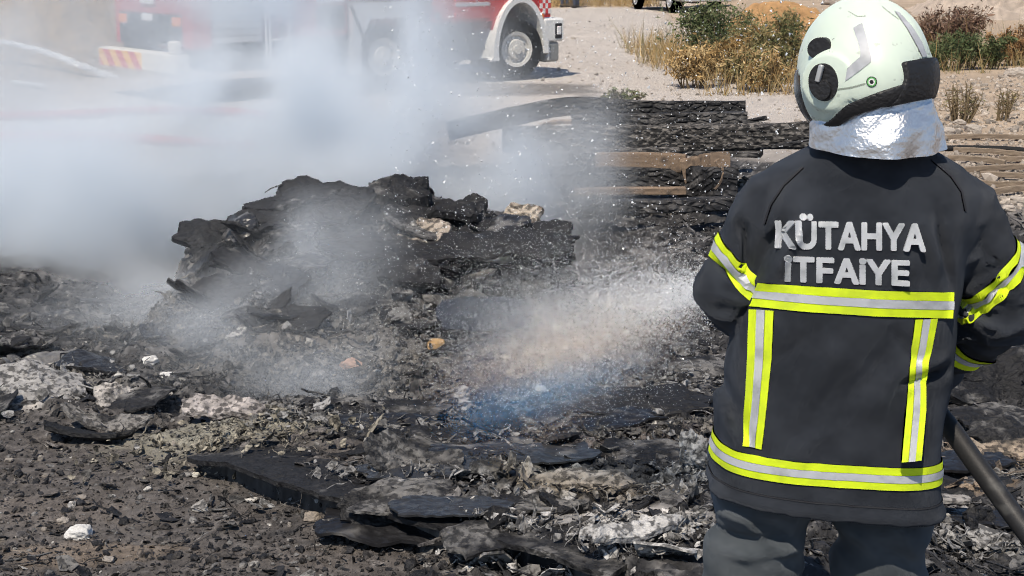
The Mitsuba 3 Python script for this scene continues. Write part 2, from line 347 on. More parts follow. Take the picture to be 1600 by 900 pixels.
def hgt(x, y, fine=True):
    x, y = np.asarray(x, float), np.asarray(y, float)
    b = burnt(x, y); z = smooth_ground(x, y) + b * heap(x, y)
    d, s = seg_dist(x, y, EDGE)
    z = z + np.where((s > 0) , 0.10 * sm(0.055, 0.07, d) * sm(1.6, 0.3, d) * sm(-1.5, -0.9, x), 0) * (y < 6.2)
    if fine:
        n1 = f2(x * 1.1, y * 1.1, 3, 21) - 0.5
        crust = r2(x * 2.6 + 0.4 * n1, y * 3.4, 5, 31)
        lump = f2(x * 7, y * 9, 4, 41)
        inheap = sm(0.03, 0.25, heap(x, y))
        soil = sm(0.1, -0.3, x + 0.2) * sm(5.9, 5.2, y + 0.35 * x) * np.where(s > 0, 1 - sm(0.1, 0.5, d), 1)   # flat trodden soil, near left
        rough = b * (1 - 0.72 * soil)
        z = z + rough * ((0.10 + 0.05 * inheap) * (crust - 0.45) + 0.055 * (lump - 0.5) + 0.05 * n1) + 0.030 * (r2(x * 17, y * 21, 4, 51) - 0.5) * b * (1 - 0.6 * soil)
        z = z + (1 - b) * (0.05 * (f2(x * 0.8, y * 0.8, 4, 61) - 0.5) + 0.02 * (f2(x * 6, y * 6, 3, 62) - 0.5))
        z = z + sm(57, 62, y) * 0.9 * (f2(x * 0.35, y * 0.35, 4, 63) - 0.4)
    return z
def ground_col(x, y, z):
    b = burnt(x, y)[:, None]
    n1, n3, n4 = f2(x * 1.7, y * 1.7, 4, 71), f2(x * 9, y * 13, 4, 73), f2(x * 34, y * 34, 3, 74)
    char = np.array([0.026, 0.026, 0.028]) * (0.5 + 1.5 * n4[:, None])
    ash = np.array([0.155, 0.15, 0.148]); brown = np.array([0.098, 0.088, 0.082])
    k = sm(0.50, 0.70, 0.38 * n3 + 0.27 * n1 + 0.42 * n4)[:, None]
    c = char * (1 - k) + ash * k * (0.7 + 0.6 * n4[:, None])
    soil = (sm(-0.1, -0.7, x - 0.15) * sm(6.1, 5.2, y + 0.3 * x) * sm(0.30, 0.55, n1 * 0.5 + n3 * 0.6))[:, None]
    c = c * (1 - soil * 0.85) + soil * 0.85 * brown * (0.45 + 1.0 * n4[:, None])
    for px, py, rx, ry, col, s in ASH:
        g = gnd(px, py, 0.03)[:2]; d = np.hypot((x - g[0]) / rx, (y - g[1]) / ry) + 0.9 * (n3 - 0.5) + 0.5 * (n4 - 0.5)
        w = (sm(1.1, 0.5, d) * s)[:, None]; c = c * (1 - w) + np.array(col) * w * (0.6 + 0.8 * n4[:, None])
    sand = np.array([0.36, 0.285, 0.215]); road = np.array([0.40, 0.365, 0.335]); straw = np.array([0.34, 0.235, 0.12])
    far = sand * (0.75 + 0.5 * f2(x * 1.3, y * 1.3, 4, 81)[:, None])
    r = (sm(4.6, 3.4, x - 0.02 * y + 1.2 * (n1 - 0.5)) * sm(-12, -7, x))[:, None]
    far = far * (1 - r) + road * r * (0.86 + 0.28 * n4[:, None]) * (0.9 + 0.2 * n1[:, None])
    hill = (sm(23.5, 26, y - 0.4 * (x + 7)) * sm(-5.2, -8.0, x + 0.09 * (y - 24)))[:, None]
    far = far * (1 - hill) + straw * hill * (0.45 + 0.9 * n3[:, None])
    bank = sm(53.5, 55.5, y + 2 * (n1 - 0.5))[:, None]
    pale = np.array([0.42, 0.36, 0.31]) * (0.7 + 0.6 * n3[:, None])
    lft = (sm(2.5, 0.5, x - 0.02 * y))[:, None]
    far = far * (1 - bank) + bank * (pale * (1 - lft) + straw * (0.7 + 0.6 * n3[:, None]) * lft)
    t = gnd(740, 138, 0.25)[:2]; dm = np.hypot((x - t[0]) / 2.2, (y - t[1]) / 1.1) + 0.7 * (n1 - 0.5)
    wet = sm(1.1, 0.9, dm)[:, None]; far = far * (1 - 0.62 * wet)                     # wet: cast shadow beside the engine, painted into the ground colour
    soot = sm(17.5, 13, y + 3 * (n1 - 0.5))[:, None] * 0.45; far = far * (1 - soot) + np.array([0.07, 0.066, 0.064]) * soot
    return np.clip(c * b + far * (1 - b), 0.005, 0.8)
W_, G_, B_ = (0.50, 0.48, 0.46), (0.24, 0.235, 0.23), (0.132, 0.115, 0.103)
ASH = [(60, 605, 0.42, 0.30, G_, 0.95), (15, 625, 0.25, 0.15, W_, 0.8), (180, 622, 0.13, 0.16, W_, 0.8), (360, 690, 0.5, 0.28, (0.25, 0.24, 0.2), 0.85), (520, 665, 0.55, 0.25, (0.2, 0.195, 0.19), 0.7),
       (460, 570, 0.6, 0.5, (0.2, 0.19, 0.175), 0.5), (600, 600, 0.5, 0.5, (0.17, 0.165, 0.16), 0.6), (890, 775, 0.35, 0.12, G_, 0.8), (980, 850, 0.3, 0.16, W_, 0.75), (760, 865, 0.12, 0.08, W_, 0.7), (1080, 760, 0.14, 0.18, W_, 0.6),
       (60, 790, 0.5, 0.2, B_, 0.7), (120, 855, 0.35, 0.12, (0.2, 0.16, 0.125), 0.6), (540, 860, 0.35, 0.15, B_, 0.4), (400, 560, 0.8, 0.3, B_, 0.35), (980, 690, 0.6, 0.25, (0.12, 0.10, 0.09), 0.7), (1485, 765, 0.25, 0.12, (0.28, 0.21, 0.15), 0.8),
       (1530, 720, 0.3, 0.12, (0.22, 0.18, 0.14), 0.7), (1560, 860, 0.3, 0.15, G_, 0.6), (1010, 650, 0.5, 0.12, G_, 0.5), (800, 550, 0.7, 0.25, (0.13, 0.10, 0.085), 0.7)]
def ground_mesh():
    ys = [-6.0]
    while ys[-1] < 130:
        y = ys[-1]
        ys.append(y + (0.5 if y < 3.0 else 0.05 if y < 3.7 else 0.010 * (max(y, 4) / 4.6) ** 1.35 if y < 14 else 0.02 * y - 0.2 if y < 50 else 1.5))
    ys = np.array(ys)
    us = np.concatenate([[-12, -6, -3, -1.6, -1.1, -0.8, -0.65, -0.55], np.linspace(-0.5, 0.5, 780), [0.55, 0.65, 0.8, 1.1, 1.6, 3, 6, 12]])
    Yg, Ug = np.meshgrid(ys, us, indexing='ij')
    X = Ug * np.maximum(Yg * 0.93 + 0.25, 1.5)
    x, y = X.ravel(), Yg.ravel(); z = hgt(x, y)
    i = np.arange(len(x)).reshape(X.shape)
    q = np.stack([i[:-1, :-1], i[:-1, 1:], i[1:, 1:], i[1:, :-1]], -1).reshape(-1, 4)
    return (np.stack([x, y, z], 1), q), ground_col(x, y, z)
_g, _gc = ground_mesh()
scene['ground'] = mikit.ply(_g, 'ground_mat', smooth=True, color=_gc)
lab('ground', 'burnt black and ashy ground passing into pale dusty ground and road behind', 'ground', kind='structure')
def hnorm(x, y, e=0.04):
    gx, gy = (hgt(x + e, y) - hgt(x - e, y)) / (2 * e), (hgt(x, y + e) - hgt(x, y - e)) / (2 * e)
    n = np.stack([-gx, -gy, np.ones_like(gx)], -1); return n / np.linalg.norm(n, axis=-1, keepdims=True)
def drop(px, py, tries=60):
    """where the sight line through the pixel meets the ground (for reading positions off the photograph)"""
    d = rays(px, py); o = np.array([0, 0, H])
    s = np.concatenate([np.linspace(3, 16, 1400), np.linspace(16, 60, 800)]); Pp = o + d * (s / d[1])[:, None]
    k = np.nonzero(Pp[:, 2] < hgt(Pp[:, 0], Pp[:, 1]))[0]
    return Pp[k[0]] if len(k) else gnd(px, py)

# ---------------------------------------------------------------- loose debris
rng = np.random.default_rng(7)
def chunk(seed, sub=1, amp=0.5):
    m = trimesh.creation.icosphere(subdivisions=sub); v = m.vertices
    v = v * (1 + amp * (fb3(v * 1.4 + seed * 9.1, 3, seed) - 0.5)[:, None] * 2)
    return TM(np.sign(v) * abs(v) ** 0.85, m.faces)
def flake(seed, na=9):
    r = np.random.default_rng(seed); th = np.arange(na) / na * 2 * np.pi
    R = r.uniform(0.55, 1.1, na); bend = r.uniform(-0.35, 0.35, 2)
    ring = np.stack([R * np.cos(th), R * np.sin(th), 0 * th], 1); inn = ring * 0.5
    v = np.vstack([[[0, 0, 0]], inn, ring]); v[:, 2] = bend[0] * v[:, 0] ** 2 + bend[1] * v[:, 1] * v[:, 0] + r.uniform(-0.09, 0.09, len(v))
    i, j = np.arange(na), (np.arange(na) + 1) % na
    top = np.vstack([np.stack([0 * i, 1 + i, 1 + j], 1), np.stack([1 + i, 1 + na + i, 1 + na + j], 1), np.stack([1 + i, 1 + na + j, 1 + j], 1)])
    n = len(v); vb = v - [0, 0, 0.07]
    side = np.vstack([np.stack([1 + na + i, n + 1 + na + i, n + 1 + na + j], 1), np.stack([1 + na + i, n + 1 + na + j, 1 + na + j], 1)])
    return TM(np.vstack([v, vb]), np.vstack([top, top[:, ::-1] + n, side]))
def fibre(seed):
    r = np.random.default_rng(seed); p = np.stack([np.linspace(-1, 1, 5), np.cumsum(r.normal(0, 0.16, 5)), np.cumsum(r.normal(0, 0.16, 5))], 1)
    return tube(p, np.array([0.05, 0.07, 0.06, 0.045, 0.02]), 4)
CH, FL, FI, CL = [chunk(s, 1) for s in range(8)], [flake(s, 7) for s in range(14)], [fibre(s) for s in range(10)], [chunk(s, 0, 0.7) for s in range(12)]
def zone_points(n, lo, hi, power=1.0):
    """random places in view on the burnt ground, denser near"""
    px, py = rng.uniform(-90, 1690, n), lo + (hi - lo) * rng.uniform(0, 1, n) ** power
    y = 0 * px; d = rays(px, py); Y = np.empty(n)
    g = gnd(px, np.maximum(py, 160), 0.0); Y = g[:, 1] + rng.normal(0, 0.05, n); X = g[:, 0]
    k = burnt(X, Y) > rng.uniform(0.2, 0.8, n); return X[k], Y[k]
def tint(X, Y, n):
    g = _tree.query(np.stack([X, Y], 1))[1]; base = _gc[g]
    u = rng.uniform(0, 1, (n, 1)); kind = rng.uniform(0, 1, n)
    c = base * (0.5 + 1.2 * u)
    c[kind < 0.40] = (np.array([0.016, 0.016, 0.018]) * (0.5 + 1.4 * u))[kind < 0.40]
    gk = (kind > 0.84); c[gk] = (np.array([0.15, 0.145, 0.14]) * (0.5 + 1.1 * u))[gk]
    wk = kind > 0.978; c[wk] = (np.array([0.5, 0.48, 0.45]) * (0.5 + 0.6 * u))[wk]
    return c
_tree = cKDTree(np.asarray(_g[0])[:, :2])
def litter(key, protos, n, lo, hi, size, flat, mat, label, cat, asp=(0.5, 1.0), tilt=0.5):
    X, Y = zone_points(n, lo, hi); n = len(X); N = hnorm(X, Y) + tilt * rng.normal(0, 1, (n, 3)) * np.array([1, 1, 0.4])
    s = size[0] * np.exp(rng.normal(0, size[1], n)) * (0.75 + 0.05 * Y); s = np.minimum(s, size[0] * 5) * (1 - 0.35 * sm(0.1, -0.3, X + 0.2) * sm(5.9, 5.2, Y + 0.35 * X))
    scl = np.stack([s, s * rng.uniform(*asp, n), s * flat * rng.uniform(0.6, 1.4, n)], 1)
    pos = np.stack([X, Y, hgt(X, Y) + 0.25 * scl[:, 2]], 1)
    m, c = scatter(protos, pos, frames(N, rng.uniform(0, 6.28, n)), scl, tint(X, Y, n), rng)
    scene[key] = mikit.ply(m, mat, color=c); lab(key, label, cat, kind='stuff')
litter('charred_crumbs', CL, 22000, 330, 935, (0.0070, 0.62), 0.7, 'char_mat', 'loose black and grey charred crumbs strewn over the burnt ground', 'debris')
litter('charred_flakes', FL, 9500, 310, 935, (0.016, 0.62), 1.0, 'char_mat', 'curled black and ash-grey flakes littering the burnt ground', 'debris', tilt=0.35)
litter('charred_fibres', FI, 7000, 330, 935, (0.026, 0.55), 0.7, 'char_mat', 'thin burnt fibres and splinters lying all over the ash', 'debris', asp=(0.9, 1.3), tilt=0.4)

# larger pieces of burnt crust and sheet
def crust(L, Wd, t, seed, bend=0.15, bumpy=0.06, nr=12, na=72, jag=0.45):
    th = np.arange(na) / na * 2 * np.pi; c, s = np.cos(th), np.sin(th)
    sq = 1 / np.maximum(abs(c), abs(s)); R = (0.35 + 0.65 * sq ** 0.8) * (1 - jag * f2(np.cos(th) * 2.6 + seed * 3.7, np.sin(th) * 2.6, 5, seed)) + jag * 0.25
    rr = np.linspace(0, 1, nr + 1)[1:]
    x = np.r_[0, (rr[:, None] * (R * c)[None]).ravel()] * L / 2; y = np.r_[0, (rr[:, None] * (R * s)[None]).ravel()] * Wd / 2
    z = bend * L * ((2 * x / L) ** 2 - 0.3) + bumpy * (f2(x * 6 + seed, y * 6, 4, seed + 3) - 0.5) * 2 + 0.4 * bend * y + (0.3 * bumpy + 0.004) * (r2(x * 26 + seed, y * 34, 4, seed + 9) - 0.5)
    n = len(x); edge = np.r_[0, np.repeat(rr, na)]; th_ = t * (1 - 0.5 * edge ** 3) * (0.7 + 0.6 * f2(x * 9, y * 9 + seed, 3, seed + 5))
    V = np.vstack([np.stack([x, y, z + th_ / 2], 1), np.stack([x, y, z - th_ / 2], 1)])
    i, j = np.arange(na), (np.arange(na) + 1) % na; Fc = [np.stack([0 * i, 1 + i, 1 + j], 1)]
    for k in range(nr - 1):
        a = 1 + k * na; Fc += [np.stack([a + i, a + na + i, a + na + j], 1), np.stack([a + i, a + na + j, a + j], 1)]
    top = np.vstack(Fc); e = 1 + (nr - 1) * na
    side = np.vstack([np.stack([e + i, n + e + i, n + e + j], 1), np.stack([e + i, n + e + j, e + j], 1)])
    return TM(V, np.vstack([top, top[:, ::-1] + n, side]))
def crust_col(m, seed, dark=(0.018, 0.018, 0.02), ash=(0.16, 0.155, 0.15), amount=0.5):
    v = np.asarray(m.vertices); k = f2(v[:, 0] * 8 + seed, v[:, 1] * 8, 4, seed) * 0.7 + 0.3 * f2(v[:, 0] * 30, v[:, 1] * 30 + v[:, 2] * 30, 3, seed + 1)
    w = sm(0.75 - amount * 0.5, 0.95 - amount * 0.5, k)[:, None]
    return np.clip((np.array(dark) * (1 - w) + np.array(ash) * w) * (0.7 + 0.6 * n2(v[:, 0] * 50, v[:, 1] * 50, 3)[:, None]), 0.005, 0.8)
def lay(m, px, py, yaw, pitch=0.0, roll=0.0, lift=0.03, Y=None):
    p = drop(px, py) if Y is None else at(px, py, Y)
    R = trimesh.transformations.euler_matrix(roll, pitch, yaw, 'sxyz'); m.apply_transform(R); m.apply_translation(p + [0, 0, lift]); return m
def piece(key, label, cat, px, py, L, Wd, t, yaw, seed, pitch=0.0, roll=0.0, lift=0.03, group=None, dark=(0.018, 0.018, 0.02), ash=(0.16, 0.155, 0.15), amount=0.5, mat='char_mat', **kw):
    m = crust(L, Wd, t, seed, **kw); c = crust_col(m, seed, dark, ash, amount)
    return thing(key, lay(m, px, py, yaw, pitch, roll, lift), mat, label, cat, group, color=c)
GS = ('charred sheets on the heap', 'charred sheets in the foreground', 'charred sheets in the low bank')
r_ = np.random.default_rng(31)
# numberless look-alike crust sheets bedded in the heap and about it
for k in range(84):
    px, py = (r_.uniform(300, 880), r_.uniform(320, 520)) if k < 46 else (r_.uniform(-60, 1600), r_.uniform(520, 900)) if k < 72 else (r_.uniform(-60, 320), r_.uniform(450, 570))
    if py > 660 and px < 560: continue
    L = r_.uniform(0.16, 0.5)
    piece('charred_sheet', ('irregular charred black sheet half buried in the slope of the heap', 'irregular charred black sheet half buried in the burnt ground of the foreground', 'irregular charred black sheet half buried in the low bank left of the heap')[(k >= 46) + (k >= 72)], 'charred sheet', px, py, L, L * r_.uniform(0.3, 0.75), r_.uniform(0.012, 0.03), r_.normal(0.1, 0.6), 100 + k,
          pitch=r_.normal(0.05, 0.25), roll=r_.normal(0.12, 0.3), lift=r_.uniform(0.0, 0.05), mat='wet_char_mat' if k % 3 == 0 else 'char_mat', group=GS[(k >= 46) + (k >= 72)], amount=r_.uniform(0.1, 0.8), bend=r_.normal(0, 0.1), bumpy=0.03)
rs = np.random.default_rng(5)
for k, (px, py) in enumerate([(338, 392), (372, 372), (408, 352), (440, 332), (478, 318), (528, 342), (566, 350), (660, 352), (742, 360), (782, 372), (838, 392), (455, 376), (522, 388), (586, 402), (752, 384), (818, 408), (386, 428), (430, 460), (350, 470), (640, 440), (860, 420)]):
    L = rs.uniform(0.32, 0.55); piece('jutting_chunk', 'thick charred slab jutting from the upper part of the heap', 'chunk', px, py, L, L * rs.uniform(0.45, 0.7), rs.uniform(0.035, 0.07), rs.normal(-0.25, 0.35), 400 + k, pitch=rs.normal(0.1, 0.2), roll=rs.uniform(0.1, 0.75), lift=0.05,
          group='thick slabs jutting from the heap', amount=rs.uniform(0.05, 0.5), bend=rs.normal(0, 0.05), bumpy=0.025, jag=0.55, mat='wet_char_mat' if k % 4 == 1 else 'char_mat')
for k in range(16):
    px, py = rs.uniform(560, 1130) if k < 12 else rs.uniform(1470, 1600), rs.uniform(590, 870); L = rs.uniform(0.45, 0.85)
    piece('matted_sheet', 'broad matted sheet of burnt material lying flat between centre and right', 'matted sheet', px, py, L, L * rs.uniform(0.35, 0.6), 0.02, rs.normal(0.1, 0.25), 500 + k, roll=rs.normal(0.06, 0.08), lift=rs.uniform(0.015, 0.035), group='matted sheets in the middle ground',
          amount=rs.uniform(0.3, 0.85), bend=rs.normal(0, 0.02), bumpy=0.03, jag=0.5, mat='wet_char_mat' if k % 2 else 'char_mat')
# single pieces that can be told apart
piece('crust_ridge_sheet', 'long black sheet overhanging a dark hollow across the middle of the heap', 'charred sheet', 705, 412, 1.55, 0.5, 0.03, -0.09, 1, roll=0.18, lift=0.10, amount=0.12, bend=0.03, bumpy=0.05, na=80)
piece('charred_sheet', 'black sheet sloping down from the highest point of the heap', 'charred sheet', 500, 330, 0.8, 0.45, 0.035, -0.6, 2, roll=0.45, lift=0.06, amount=0.2, bend=0.05)
piece('charred_chunk', 'dark upright slab at the left end of the heap top', 'chunk', 352, 395, 0.42, 0.30, 0.06, 0.1, 3, roll=1.0, lift=0.05, amount=0.3, bend=0.03)
piece('charred_chunk', 'blocky dark lump standing highest on the right of the heap crest', 'chunk', 622, 318, 0.42, 0.36, 0.14, -0.1, 4, roll=0.25, lift=0.05, amount=0.35, bend=0.02)
piece('charred_chunk', 'flat layered dark slab lying on the crest right of the blocky lump', 'chunk', 700, 340, 0.5, 0.36, 0.09, -0.15, 5, roll=0.2, lift=0.04, amount=0.25, bend=-0.05)
piece('charred_board', 'flat black board lying at the foot of the heap beside the spray', 'board', 757, 520, 0.50, 0.40, 0.03, 0.06, 6, roll=0.22, lift=0.09, dark=(0.02, 0.02, 0.024), amount=0.0, bend=0.0, bumpy=0.006, jag=0.12, mat='wet_char_mat')
piece('charred_chunk', 'crumpled dark lump resting on the flat black board', 'chunk', 778, 492, 0.26, 0.2, 0.06, 0.3, 8, lift=0.14, amount=0.25, bend=0.05, bumpy=0.06)
piece('ash_chunk', 'pale tan plaster slab tilted in the heap under the crest', 'chunk', 662, 378, 0.34, 0.26, 0.07, -0.35, 9, roll=0.5, lift=0.05, dark=(0.2, 0.165, 0.135), ash=(0.42, 0.36, 0.3), amount=0.7, bend=0.02)
piece('rubble_chunk', 'square tan rubble slab tilted at the right end of the heap', 'chunk', 814, 357, 0.26, 0.22, 0.07, -0.6, 10, roll=0.75, lift=0.06, dark=(0.24, 0.19, 0.15), ash=(0.46, 0.4, 0.33), amount=0.8, bend=0.0, jag=0.2)
piece('ash_sheet', 'light grey ashy sheet at the left edge of the picture', 'ash sheet', 40, 618, 0.62, 0.4, 0.07, 0.25, 12, roll=0.3, lift=0.03, dark=(0.06, 0.06, 0.06), ash=(0.34, 0.33, 0.32), amount=0.95, bend=-0.1, bumpy=0.05)
piece('ash_sheet', 'small whitish folded sheet right of the light grey ashy sheet', 'ash sheet', 182, 628, 0.22, 0.22, 0.05, 0.5, 13, roll=0.4, lift=0.03, dark=(0.2, 0.19, 0.18), ash=(0.46, 0.43, 0.4), amount=0.95, bend=-0.12)
piece('ash_sheet', 'pale pinkish-white sheet with a curled end in the left middle ground', 'ash sheet', 350, 650, 0.4, 0.16, 0.05, -0.1, 14, roll=0.35, lift=0.04, dark=(0.22, 0.2, 0.19), ash=(0.46, 0.42, 0.4), amount=0.9, bend=-0.1)
piece('peeled_crust', 'layered grey crust with torn leaves in the near middle ground', 'crust', 905, 772, 0.44, 0.16, 0.05, 0.1, 15, roll=0.25, lift=0.03, dark=(0.05, 0.05, 0.05), ash=(0.3, 0.29, 0.285), amount=0.95, bend=-0.06, bumpy=0.05)
piece('peeled_crust', 'dark layer lying under the torn grey crust', 'crust', 930, 790, 0.4, 0.18, 0.03, 0.22, 16, roll=0.1, lift=0.0, amount=0.3)
piece('burnt_lump', 'fuzzy ash-covered lump at the bottom edge below the crust step', 'lump', 770, 868, 0.12, 0.11, 0.07, 0.4, 17, lift=0.04, dark=(0.06, 0.06, 0.06), ash=(0.34, 0.33, 0.33), amount=0.9, bumpy=0.08)
piece('burnt_lump', 'round grey lump in the wet black patch', 'lump', 757, 748, 0.13, 0.1, 0.08, 0.0, 18, lift=0.03, dark=(0.05, 0.05, 0.05), ash=(0.25, 0.25, 0.25), amount=0.8, bumpy=0.03)
piece('burnt_lump', 'black rolled sheet with an ashy rim above the wet black patch', 'lump', 772, 684, 0.28, 0.12, 0.08, 0.12, 19, lift=0.05, dark=(0.03, 0.03, 0.03), ash=(0.2, 0.2, 0.2), amount=0.5, bend=-0.2)
piece('white_crust', 'white ashy crust with a dark undercut at the bottom left of the trousers', 'crust', 985, 858, 0.40, 0.085, 0.04, 0.5, 20, roll=0.3, lift=0.05, dark=(0.2, 0.2, 0.2), ash=(0.5, 0.49, 0.48), amount=0.95, bend=-0.05, bumpy=0.05)
piece('ash_spike', 'ashy white tuft standing beside the left edge of the jacket hem', 'tuft', 1085, 745, 0.2, 0.13, 0.06, 1.2, 21, pitch=0.9, lift=0.06, dark=(0.1, 0.1, 0.1), ash=(0.45, 0.44, 0.43), amount=0.9, bumpy=0.08, jag=0.6)
piece('ash_spike', 'fibrous grey tuft standing in the blue end of the rainbow', 'tuft', 702, 650, 0.2, 0.14, 0.06, 0.3, 22, roll=1.1, lift=0.06, dark=(0.06, 0.06, 0.065), ash=(0.3, 0.3, 0.31), amount=0.8, bumpy=0.08, jag=0.7)
piece('charred_sheet', 'smooth black sheet lying flat under the rainbow', 'charred sheet', 960, 640, 0.9, 0.5, 0.02, 0.05, 23, lift=0.04, amount=0.15, bumpy=0.03, bend=0.0)
for px, py, L, s, l_ in ((655, 742, 0.5, 51, 'bluish wet black film left of the round grey lump'), (835, 718, 0.55, 52, 'bluish wet black film right of the rolled sheet'), (700, 800, 0.45, 53, 'wet black film just behind the lifted crust')):
    piece('wet_film', l_, 'wet sheet', px, py, L, L * 0.5, 0.014, 0.05, s, lift=0.022, amount=0.3, dark=(0.03, 0.031, 0.034), bumpy=0.018, bend=0.0, mat='wet_char_mat')
piece('tan_crust', 'tan ashy crust on the black debris beside the hose', 'crust', 1560, 722, 0.34, 0.14, 0.06, 0.15, 24, roll=0.3, lift=0.05, dark=(0.07, 0.06, 0.05), ash=(0.36, 0.29, 0.22), amount=0.9, bumpy=0.04)
piece('dark_fold', 'big black folded sheet right of the hose near the right edge', 'charred sheet', 1560, 620, 0.8, 0.35, 0.06, 0.2, 25, roll=0.5, lift=0.09, amount=0.25, bumpy=0.06)
piece('dark_fold', 'grey charred fold just under the right elbow', 'charred sheet', 1520, 585, 0.5, 0.25, 0.05, -0.2, 26, roll=0.4, lift=0.08, ash=(0.2, 0.2, 0.2), amount=0.6, bumpy=0.06)
piece('pale_board', 'flat pale grey board lying below the hose by the trousers', 'board', 1478, 806, 0.17, 0.075, 0.02, -0.05, 27, lift=0.06, dark=(0.3, 0.28, 0.26), ash=(0.4, 0.37, 0.34), amount=0.6, bend=0.0, bumpy=0.004, jag=0.1)
piece('charred_sheet', 'black standing shard below the hose at the right edge', 'charred sheet', 1525, 840, 0.16, 0.14, 0.03, 0.6, 28, roll=1.0, lift=0.04, amount=0.2)
piece('crust_lip', 'black curled crust lip with a deep crack in the left foreground', 'crust', 140, 690, 0.46, 0.14, 0.03, -0.35, 29, roll=-0.35, lift=0.035, amount=0.15, dark=(0.012, 0.012, 0.013), bend=0.08, bumpy=0.02)
piece('crust_lip', 'grey ashy crust above the cracked black lip', 'crust', 170, 668, 0.42, 0.12, 0.03, -0.1, 30, roll=0.1, lift=0.03, ash=(0.22, 0.21, 0.2), amount=0.9)

# the lifted crust whose torn edge throws a black gap across the foreground
def edge_crust():
    n, m_ = 90, 14; s = np.linspace(0, 1, n); L = np.r_[0, np.cumsum(np.linalg.norm(np.diff(EDGE, axis=0), axis=1))]; L /= L[-1]
    x, y = np.interp(s, L, EDGE[:, 0]), np.interp(s, L, EDGE[:, 1]); tx, ty = np.gradient(x), np.gradient(y); l = np.hypot(tx, ty); nx, ny = -ty / l, tx / l
    jag = 0.05 * (f2(s * 22, 0 * s, 4, 9) - 0.5) + 0.03 * (f2(s * 6, 0 * s, 2, 10) - 0.5); V, top = [], []
    w = np.linspace(0, 1, m_)
    for k in w:
        d = -0.012 + jag * (1 - k) + 0.36 * k; X, Y = x + nx * d, y + ny * d
        Z = hgt(x + nx * max(0.1, 0.36 * k), y + ny * max(0.1, 0.36 * k)) * k + (hgt(x + nx * 0.1, y + ny * 0.1, False)) * (1 - k) + 0.014 - 0.02 * k ** 3 + 0.012 * (f2(X * 18, Y * 18, 3, 4) - 0.5) + 0.01 * np.sin(s * 3.14) * (1 - k)
        V.append(np.stack([X, Y, Z], 1))
    Vt = np.array(V); Vb = Vt - [0, 0, 0.018]; i = np.arange(m_ * n).reshape(m_, n); N = m_ * n
    q = np.stack([i[:-1, :-1], i[:-1, 1:], i[1:, 1:], i[1:, :-1]], -1).reshape(-1, 4); qs = [q, q[:, ::-1] + N]
    for e in (i[0], i[-1, ::-1], i[::-1, 0], i[:, -1]): qs.append(np.stack([e[:-1], e[:-1] + N, e[1:] + N, e[1:]], -1))
    q = np.vstack(qs); mm = TM(np.vstack([Vt.reshape(-1, 3), Vb.reshape(-1, 3)]), np.vstack([q[:, [0, 1, 2]], q[:, [0, 2, 3]]]))
    return mm
_e = edge_crust()
thing('lifted_crust', _e, 'char_mat', 'long lifted charred crust whose torn edge leaves a black gap across the foreground', 'crust', color=crust_col(_e, 61, amount=0.45))

# drifts of ash-grey flakes over particular spots
def drift(key, spots, label):
    Xs, Ys, S_, Cc = [], [], [], []
    for px, py, rx, ry, n, size, col in spots:
        g = drop(px, py); x, y = g[0] + rx * rng.normal(0, 0.5, n), g[1] + ry * rng.normal(0, 0.5, n); Xs.append(x); Ys.append(y)
        S_.append(size * np.exp(rng.normal(0, 0.6, n))); Cc.append(np.array(col) * rng.uniform(0.35, 1.25, (n, 1)))
    X, Y, s, cc = np.concatenate(Xs), np.concatenate(Ys), np.concatenate(S_), np.vstack(Cc); n = len(X)
    N = hnorm(X, Y) + 0.6 * rng.normal(0, 1, (n, 3)); scl = np.stack([s, s * rng.uniform(0.4, 1, n), s], 1)
    m, c = scatter(FL + FI, np.stack([X, Y, hgt(X, Y) + 0.02 + 0.02 * rng.random(n)], 1), frames(N, rng.uniform(0, 6.28, n)), scl, cc, rng)
    scene[key] = mikit.ply(m, 'char_mat', color=c); lab(key, label, 'ash', kind='stuff')
A1, A2, A0 = (0.30, 0.295, 0.29), (0.46, 0.45, 0.44), (0.2, 0.185, 0.165)
drift('ash_flakes', [(60, 605, 0.42, 0.30, 500, 0.014, A1), (360, 690, 0.55, 0.30, 700, 0.011, (0.34, 0.31, 0.25)), (540, 665, 0.5, 0.25, 500, 0.012, A1), (985, 850, 0.35, 0.16, 420, 0.016, A2), (905, 775, 0.35, 0.12, 420, 0.016, A1),
                     (770, 865, 0.14, 0.10, 260, 0.013, A2), (1085, 745, 0.14, 0.16, 300, 0.016, A2), (702, 650, 0.12, 0.10, 160, 0.014, A1), (1010, 690, 0.6, 0.2, 420, 0.013, A0), (1540, 720, 0.3, 0.12, 260, 0.014, (0.3, 0.24, 0.19)), (1540, 860, 0.3, 0.12, 300, 0.016, A1),
                     (480, 480, 0.7, 0.4, 700, 0.015, A1), (600, 400, 0.6, 0.2, 300, 0.014, A1), (640, 500, 0.35, 0.3, 320, 0.015, A1), (860, 700, 0.8, 0.25, 400, 0.012, A1), (1060, 600, 0.3, 0.2, 160, 0.014, A1), (640, 745, 0.5, 0.15, 320, 0.012, A1), (200, 520, 0.6, 0.4, 420, 0.015, A0), (500, 565, 0.8, 0.35, 700, 0.014, A0), (420, 600, 0.5, 0.3, 400, 0.012, (0.1, 0.098, 0.096)), (640, 590, 0.5, 0.3, 400, 0.013, (0.12, 0.118, 0.115)), (950, 330, 1.0, 0.5, 500, 0.02, A0), (1150, 300, 0.7, 0.5, 300, 0.022, A0)],
      'drifts of ash-grey and whitish flakes on the black debris')

